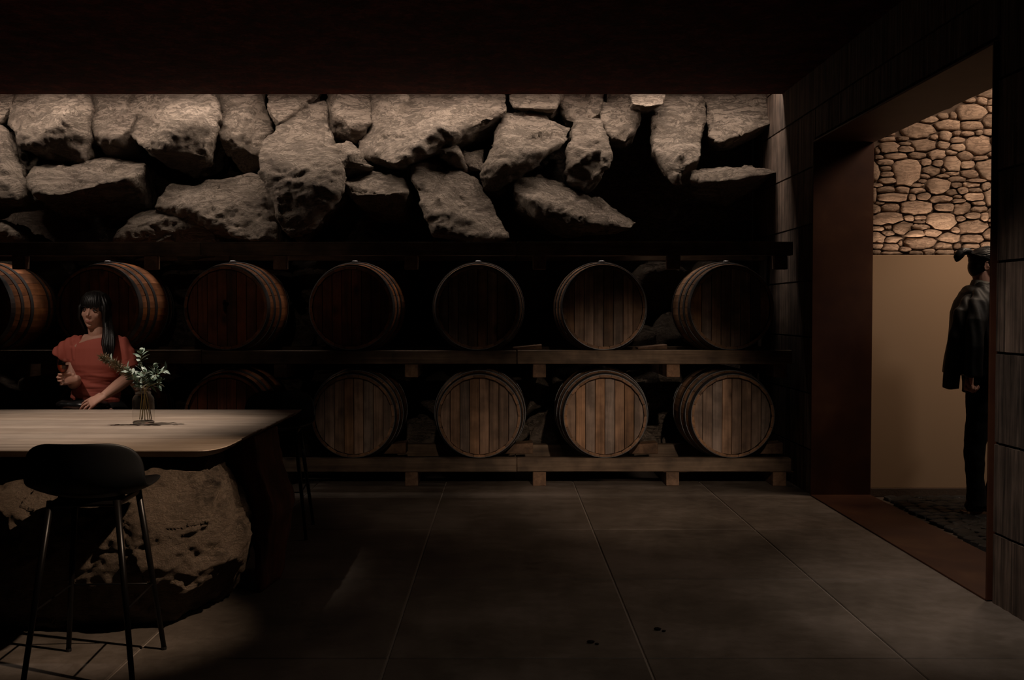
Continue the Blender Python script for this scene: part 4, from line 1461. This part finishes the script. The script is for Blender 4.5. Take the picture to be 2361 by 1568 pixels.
branch('leafy_branch', 'upright branch with paired pale leaves, tallest in the jar', [J(322, 967, .02), J(327, 905, 0.0), J(326, 850, 0), J(325, 803, 0)], ['leafpale', 'leaf'], 0.48, 20, 1.0)
branch('leafy_branch', 'right-hand branch in the jar with dark leaves reaching furthest right', [J(328, 967, -.01), J(334, 905, -.01), J(352, 872, -.02), J(382, 852, -.03)], ['leafdark', 'leaf', 'leaf'], 0.45, 26, 0.85)
branch('leafy_branch', 'branch in the jar with dark narrow leaves pointing up to the right', [J(334, 968, .02), J(334, 905, .015), J(350, 872, .02), J(357, 838, .02)], ['leafdark', 'leaf'], 0.46, 22, 0.85)
branch('leafy_branch', 'branch in the jar with broad leaves leaning left in front of the stems', [J(346, 968, -.02), J(336, 905, -.02), J(314, 877, -.05), J(291, 846, -.05)], ['leaf', 'leafpale'], 0.42, 24, 1.05)
branch('leafy_branch', 'short low branch in the jar with wide silver leaves over the rim', [J(341, 968, -.025), J(333, 905, -.03), J(331, 880, -.05), J(334, 856, -.06)], ['leafpale', 'leaf', 'leaf'], 0.5, 22, 1.0)
branch('leafy_branch', 'low branch in the jar drooping right beside the glass lip', [J(326, 968, .0), J(336, 903, .0), J(350, 888, -.02), J(368, 884, -.03)], ['leaf', 'leafdark'], 0.55, 16, 0.9)
db = branch('dry_branch', 'long dry brownish needle branch leaning far left out of the jar', [J(350, 968, .0), J(336, 903, -.02), J(305, 868, -.04), J(270, 842, -.05), J(233, 821, -.06)], ['leaf', 'leafpale'], 0.5, 22, 0.75)
C = spline([J(350, 968, .0), J(336, 903, -.02), J(305, 868, -.04), J(270, 842, -.05), J(233, 821, -.06)])
bm = bmesh.new()
for k in range(900):
    t_ = rl.uniform(0.50, 1.0)
    i = min(len(C) - 2, int(t_ * (len(C) - 1)))
    c = C[i].lerp(C[i + 1], rl.random())
    tg = (C[i + 1] - C[i]).normalized()
    d = (tg * rl.uniform(0.1, 0.7) + V((rl.gauss(0, 1), rl.gauss(0, 1), rl.gauss(-0.25, 1))).normalized()).normalized()
    L = rl.uniform(0.014, 0.040) * (1.1 - 0.35 * abs(t_ - 0.72) * 3)
    s = d.cross(V((0.3, 1, 0.2))).normalized() * 0.0014
    e = c + d * L
    mm = c + d * L * 0.5
    bm.faces.new([bm.verts.new(q) for q in (c, mm + s, e, mm - s)])
nd_ = link('needles', bm, M['needle'], db)
tag(nd_, kind='stuff')


# ================================================================== MAN IN THE LANE
MD = 6.50


def Q(px, py, dy=0.0):
    return at(px, py, MD + dy)


ma = empty('person', (Q(2255, 1180).x, MD, 0), 'person standing beyond the doorway, black jacket draped over shoulders, hair tied back', 'person')
bm = bmesh.new()
HC = Q(2277, 612, 0)
MM = Matrix.Translation(HC) @ Matrix.Rotation(R(78), 4, 'Z') @ Matrix.Rotation(R(6), 4, 'X')
MR = MM.to_3x3()


def K(x, y, z):
    return MM @ V((x, y, z))


ball(bm, K(0, 0.018, 0.028), (0.073, 0.093, 0.080), MR, 24)
ball(bm, K(0, -0.024, -0.022), (0.060, 0.066, 0.080), MR, 24)
ball(bm, K(0, -0.034, -0.068), (0.047, 0.046, 0.042), MR, 20)
ball(bm, K(0, -0.066, -0.096), (0.020, 0.016, 0.015), MR)
tube(bm, [K(0, -0.082, 0.010), K(0, -0.092, -0.012), K(0, -0.106, -0.032)], [0.007, 0.008, 0.011], 10)
ball(bm, K(0, -0.074, -0.062), (0.026, 0.016, 0.018), MR)
tube(bm, [K(0, 0.035, -0.05), Q(2266, 652, 0), Q(2262, 672, 0)], [0.054, 0.054, 0.062], 16)
tube(bm, [Q(2262, 660, 0), Q(2258, 690, 0), Q(2258, 760, 0), Q(2262, 850, 0), Q(2266, 900, 0)], [(0.06, 0.06), (0.09, 0.15), (0.10, 0.155), (0.10, 0.14), (0.105, 0.15)], 20, side=(1, 0, 0))
for s in (-1, 1):
    hy = s * 0.09
    lg_ = [(2265, 895), (2262, 950), (2247, 1020), (2247, 1085), (2251, 1130), (2250, 1160)] if s < 0 else [(2276, 895), (2296, 960), (2310, 1020), (2302, 1085), (2293, 1130), (2288, 1156)]
    tube(bm, [Q(a, b, hy) for a, b in lg_], [0.075, 0.066, 0.048, 0.042, 0.036, 0.032], 16)
    # arms: near one hangs down to the fist
    sh = Q(2258, 700, s * 0.185)
    el = Q(2240, 800, s * 0.235)
    wr_ = Q(2236, 868, s * 0.20) if s < 0 else Q(2270, 868, s * 0.20)
    tube(bm, [sh, el, wr_], [0.040, 0.036, 0.027], 14)
    hand(bm, frame(wr_, (-0.10, 0.0, -1.0), (0.35, -0.9 * s * -1, 0.0), s < 0), [(1.1, 1.4, 0.9)] * 4, 0.0, [(0.028, 0.02, -0.006), (0.036, 0.045, -0.026), (0.024, 0.066, -0.038), (0.006, 0.078, -0.042)], 0.98)
    # ear
for s in (-1, 1):
    for a in range(7):
        t0, t1 = a / 7 * 1.6 * PI - 0.3, (a + 1) / 7 * 1.6 * PI - 0.3
        f = lambda t_: K(s * (0.076 + 0.006 * (1 + math.cos(t_)) * 0.5), 0.020 + 0.015 * math.sin(t_) * 1.0 + 0.002, -0.008 + 0.027 * math.cos(t_))
        tube(bm, [f(t0), f(t1)], 0.0042, 8)
    ball(bm, K(s * 0.070, 0.020, -0.008), (0.008, 0.012, 0.024), MR)
body = remesh(bm, 0.0042, 5)
link('body', body, M['skin'], ma, smooth=True)
# hair, bun
bm = bmesh.new()
ball(bm, K(0, 0.022, 0.034), (0.080, 0.098, 0.083), MR, 28)
ball(bm, K(0, 0.055, -0.012), (0.066, 0.062, 0.075), MR, 24)
bm2 = bmesh.new()
for v in list(bm.verts):
    q = MM.inverted() @ v.co
    lim = 0.002 if q.z < 0.02 else -0.055 - (q.z - 0.02) * 0.5
    lim = lim + (0.02 if q.z < -0.04 else 0)
    if q.y < lim and q.z < 0.075:
        q.y = lim + (q.y - lim) * 0.05
        v.co = MM @ (q * 0.985)
hm_ = bmesh.new()
tmp = bpy.data.meshes.new('t')
bm.to_mesh(tmp)
hm_.from_mesh(tmp)
bpy.data.meshes.remove(tmp)
bm.free()
bm2.free()
hr = random.Random(4)
for k in range(60):
    a = hr.uniform(-1.25, 1.25)
    e0 = hr.uniform(-0.1, 1.3)
    p0 = K(0.082 * math.cos(e0) * math.sin(a), 0.022 - 0.100 * math.cos(e0) * math.cos(a), 0.036 + 0.083 * math.sin(e0))
    sgn = 1 if a > 0 else -1
    p1 = K(0.081 * sgn * math.cos(e0) * 0.99, 0.03, 0.036 + 0.084 * math.sin(e0) * 0.98)
    p2 = K(0.05 * sgn * math.cos(e0), 0.098, 0.055 + 0.02 * math.sin(e0))
    p3 = K(0, 0.125, 0.062)
    if p0.z > HC.z + 0.03:
        tube(hm_, spline([p0, p1, p2, p3], 4), 0.0055, 6)
TIE = Q(2242, 587, 0)
tube(hm_, [K(0, 0.10, 0.058), TIE], [0.03, 0.017], 12)
tail = [TIE, Q(2232, 580, 0), Q(2219, 581, 0), Q(2210, 591, 0), Q(2209, 600, 0)]
tube(hm_, spline(tail, 4), list(np.interp(np.linspace(0, 1, 17), [0, .3, .6, .85, 1], [.015, .022, .029, .028, .014])), 14)
for k in range(34):
    a_ = 2 * PI * k / 34
    P = []
    for i, p in enumerate(tail):
        rr2 = (0.012, 0.019, 0.026, 0.026, 0.012)[i]
        P.append(p + V((rr2 * math.cos(a_) * 0.7, rr2 * math.sin(a_), rr2 * math.cos(a_) * 0.7)))
    tube(hm_, spline(P, 4), 0.0045, 6)
link('hair', hm_, M['hair'], ma, smooth=True)
bm = bmesh.new()
tube(bm, [TIE + V((0.014, 0, -0.006)), TIE + V((-0.004, 0, 0.003))], [0.021, 0.021], 14, cap=0.1)
link('hair_tie', bm, M['blackcloth'], ma, smooth=True)
# shirt collar
bm = bmesh.new()
for r0, z0, r1, z1 in ((0.064, -0.03, 0.060, 0.022), (0.060, 0.022, 0.074, -0.012)):
    n = 24
    c0 = Q(2264, 657, 0)
    tilt = lambda a: 0.012 * -math.cos(a)
    A_ = [bm.verts.new(c0 + V((r0 * math.cos(2 * PI * k / n), r0 * math.sin(2 * PI * k / n), z0 + tilt(2 * PI * k / n)))) for k in range(n)]
    B_ = [bm.verts.new(c0 + V((r1 * math.cos(2 * PI * k / n), r1 * math.sin(2 * PI * k / n), z1 + tilt(2 * PI * k / n)))) for k in range(n)]
    for k in range(n):
        bm.faces.new((A_[k], A_[(k + 1) % n], B_[(k + 1) % n], B_[k]))
link('shirt_collar', bm, M['shirt'], ma, smooth=True)
# jacket worn over the shoulders with an empty sleeve at the back
bm = bmesh.new()
JR = [(652, 2242, 2296, .078), (660, 2232, 2306, .12), (674, 2217, 2320, .185), (692, 2209, 2328, .222), (720, 2201, 2336, .24), (770, 2196, 2340, .25), (820, 2190, 2340, .255), (866, 2182, 2338, .25)]
tube(bm, [Q((a + b) / 2, y_, 0) for y_, a, b, c in JR], [((b - a) / 2 * MD / F, c) for y_, a, b, c in JR], 28, side=(1, 0, 0), cap=0.05)
tube(bm, [Q(2236, 684, -.08), Q(2218, 720, -.12), Q(2205, 780, -.14), Q(2196, 850, -.14), Q(2192, 895, -.13)], [(0.03, 0.03), (0.045, 0.045), (0.045, 0.05), (0.045, 0.05), (0.047, 0.052)], 16, cap=0.05)
tube(bm, [Q(2268, 668, -.11), Q(2258, 700, -.20), Q(2252, 740, -.238), Q(2246, 800, -.26), Q(2242, 868, -.25)], [(0.05, 0.03), (0.06, 0.038), (0.06, 0.045), (0.058, 0.042), (0.055, 0.04)], 16, cap=0.05)


def jfold(co, n):
    d = 0.007 * noise.noise(V((co.x * 22, co.y * 12, co.z * 3.0))) + 0.004 * math.sin(co.x * 90 + co.z * 9 + 3 * noise.noise(co * 4))
    return co + n * d


link('jacket', remesh(bm, 0.006, 4, jfold), M['jacket'], ma, smooth=True)
# trousers
bm = bmesh.new()
tube(bm, [Q(2266, 850, 0), Q(2266, 905, 0)], [(0.115, 0.155), (0.115, 0.165)], 20, side=(1, 0, 0), cap=0.2)
tube(bm, [Q(2265, 895, -.08), Q(2262, 950, -.09), Q(2247, 1020, -.09), Q(2247, 1085, -.09), Q(2251, 1130, -.09), Q(2250, 1166, -.09)], [.098, .086, .066, .058, .055, .064], 18, cap=0.1)
tube(bm, [Q(2276, 895, .08), Q(2296, 960, .09), Q(2310, 1020, .09), Q(2302, 1085, .09), Q(2293, 1130, .09), Q(2288, 1160, .09)], [.098, .086, .066, .058, .055, .062], 18, cap=0.1)


def tfold(co, n):
    return co + n * (0.007 * noise.noise(V((co.x * 8, co.y * 8, co.z * 11))) + 0.002 * noise.noise(co * 30))


link('trousers', remesh(bm, 0.006, 3, tfold), M['blackcloth'], ma, smooth=True)
for px, dy in ((2247, -.09), (2290, .09)):
    g = Q(px, 1180, dy)
    bm = bmesh.new()
    tube(bm, [(g.x - 0.045, g.y, 0.055), (g.x + 0.03, g.y, 0.058), (g.x + 0.12, g.y, 0.042), (g.x + 0.19, g.y, 0.036)], [(0.036, 0.040), (0.040, 0.042), (0.043, 0.028), (0.034, 0.020)], 14, side=(0, 1, 0))
    s_ = link('shoe', remesh(bm, 0.006, 3), M['shoe'], ma, smooth=True)
    bm = bmesh.new()
    pr = [(-0.08, .028), (-0.06, .038), (0.03, .036), (0.12, .046), (0.19, .040), (0.225, .018)]
    loop = [(g.x + a, g.y - b) for a, b in pr] + [(g.x + a, g.y + b) for a, b in pr[::-1]]
    lo = [bm.verts.new((x, y_, 0.003)) for x, y_ in loop]
    hi = [bm.verts.new((x, y_, 0.020)) for x, y_ in loop]
    for k in range(len(loop)):
        bm.faces.new((lo[k], lo[(k + 1) % len(loop)], hi[(k + 1) % len(loop)], hi[k]))
    bm.faces.new(hi)
    bm.faces.new(lo[::-1])
    link('sole', bm, M['sole'], s_)

# small scraps on the floor
for px, py, lab in ((1516, 1459, 'small dark metal scrap lying on the concrete floor'), (1362, 1489, 'tiny black flakes on the floor left of the metal scrap')):
    z = 0.0
    p = at(px, py, EYE * F / (py - 718))
    bm = bmesh.new()
    ball(bm, (p.x, p.y, 0.006), (0.016, 0.010, 0.006), None, 8)
    ball(bm, (p.x + 0.022, p.y - 0.02, 0.004), (0.009, 0.006, 0.004), None, 8)
    o = link('scrap', bm, M['blackmetal'])
    o.data.transform(Matrix.Translation((-p.x, -p.y, 0)))
    o.location = (p.x, p.y, 0)
    tag(o, lab, 'debris')
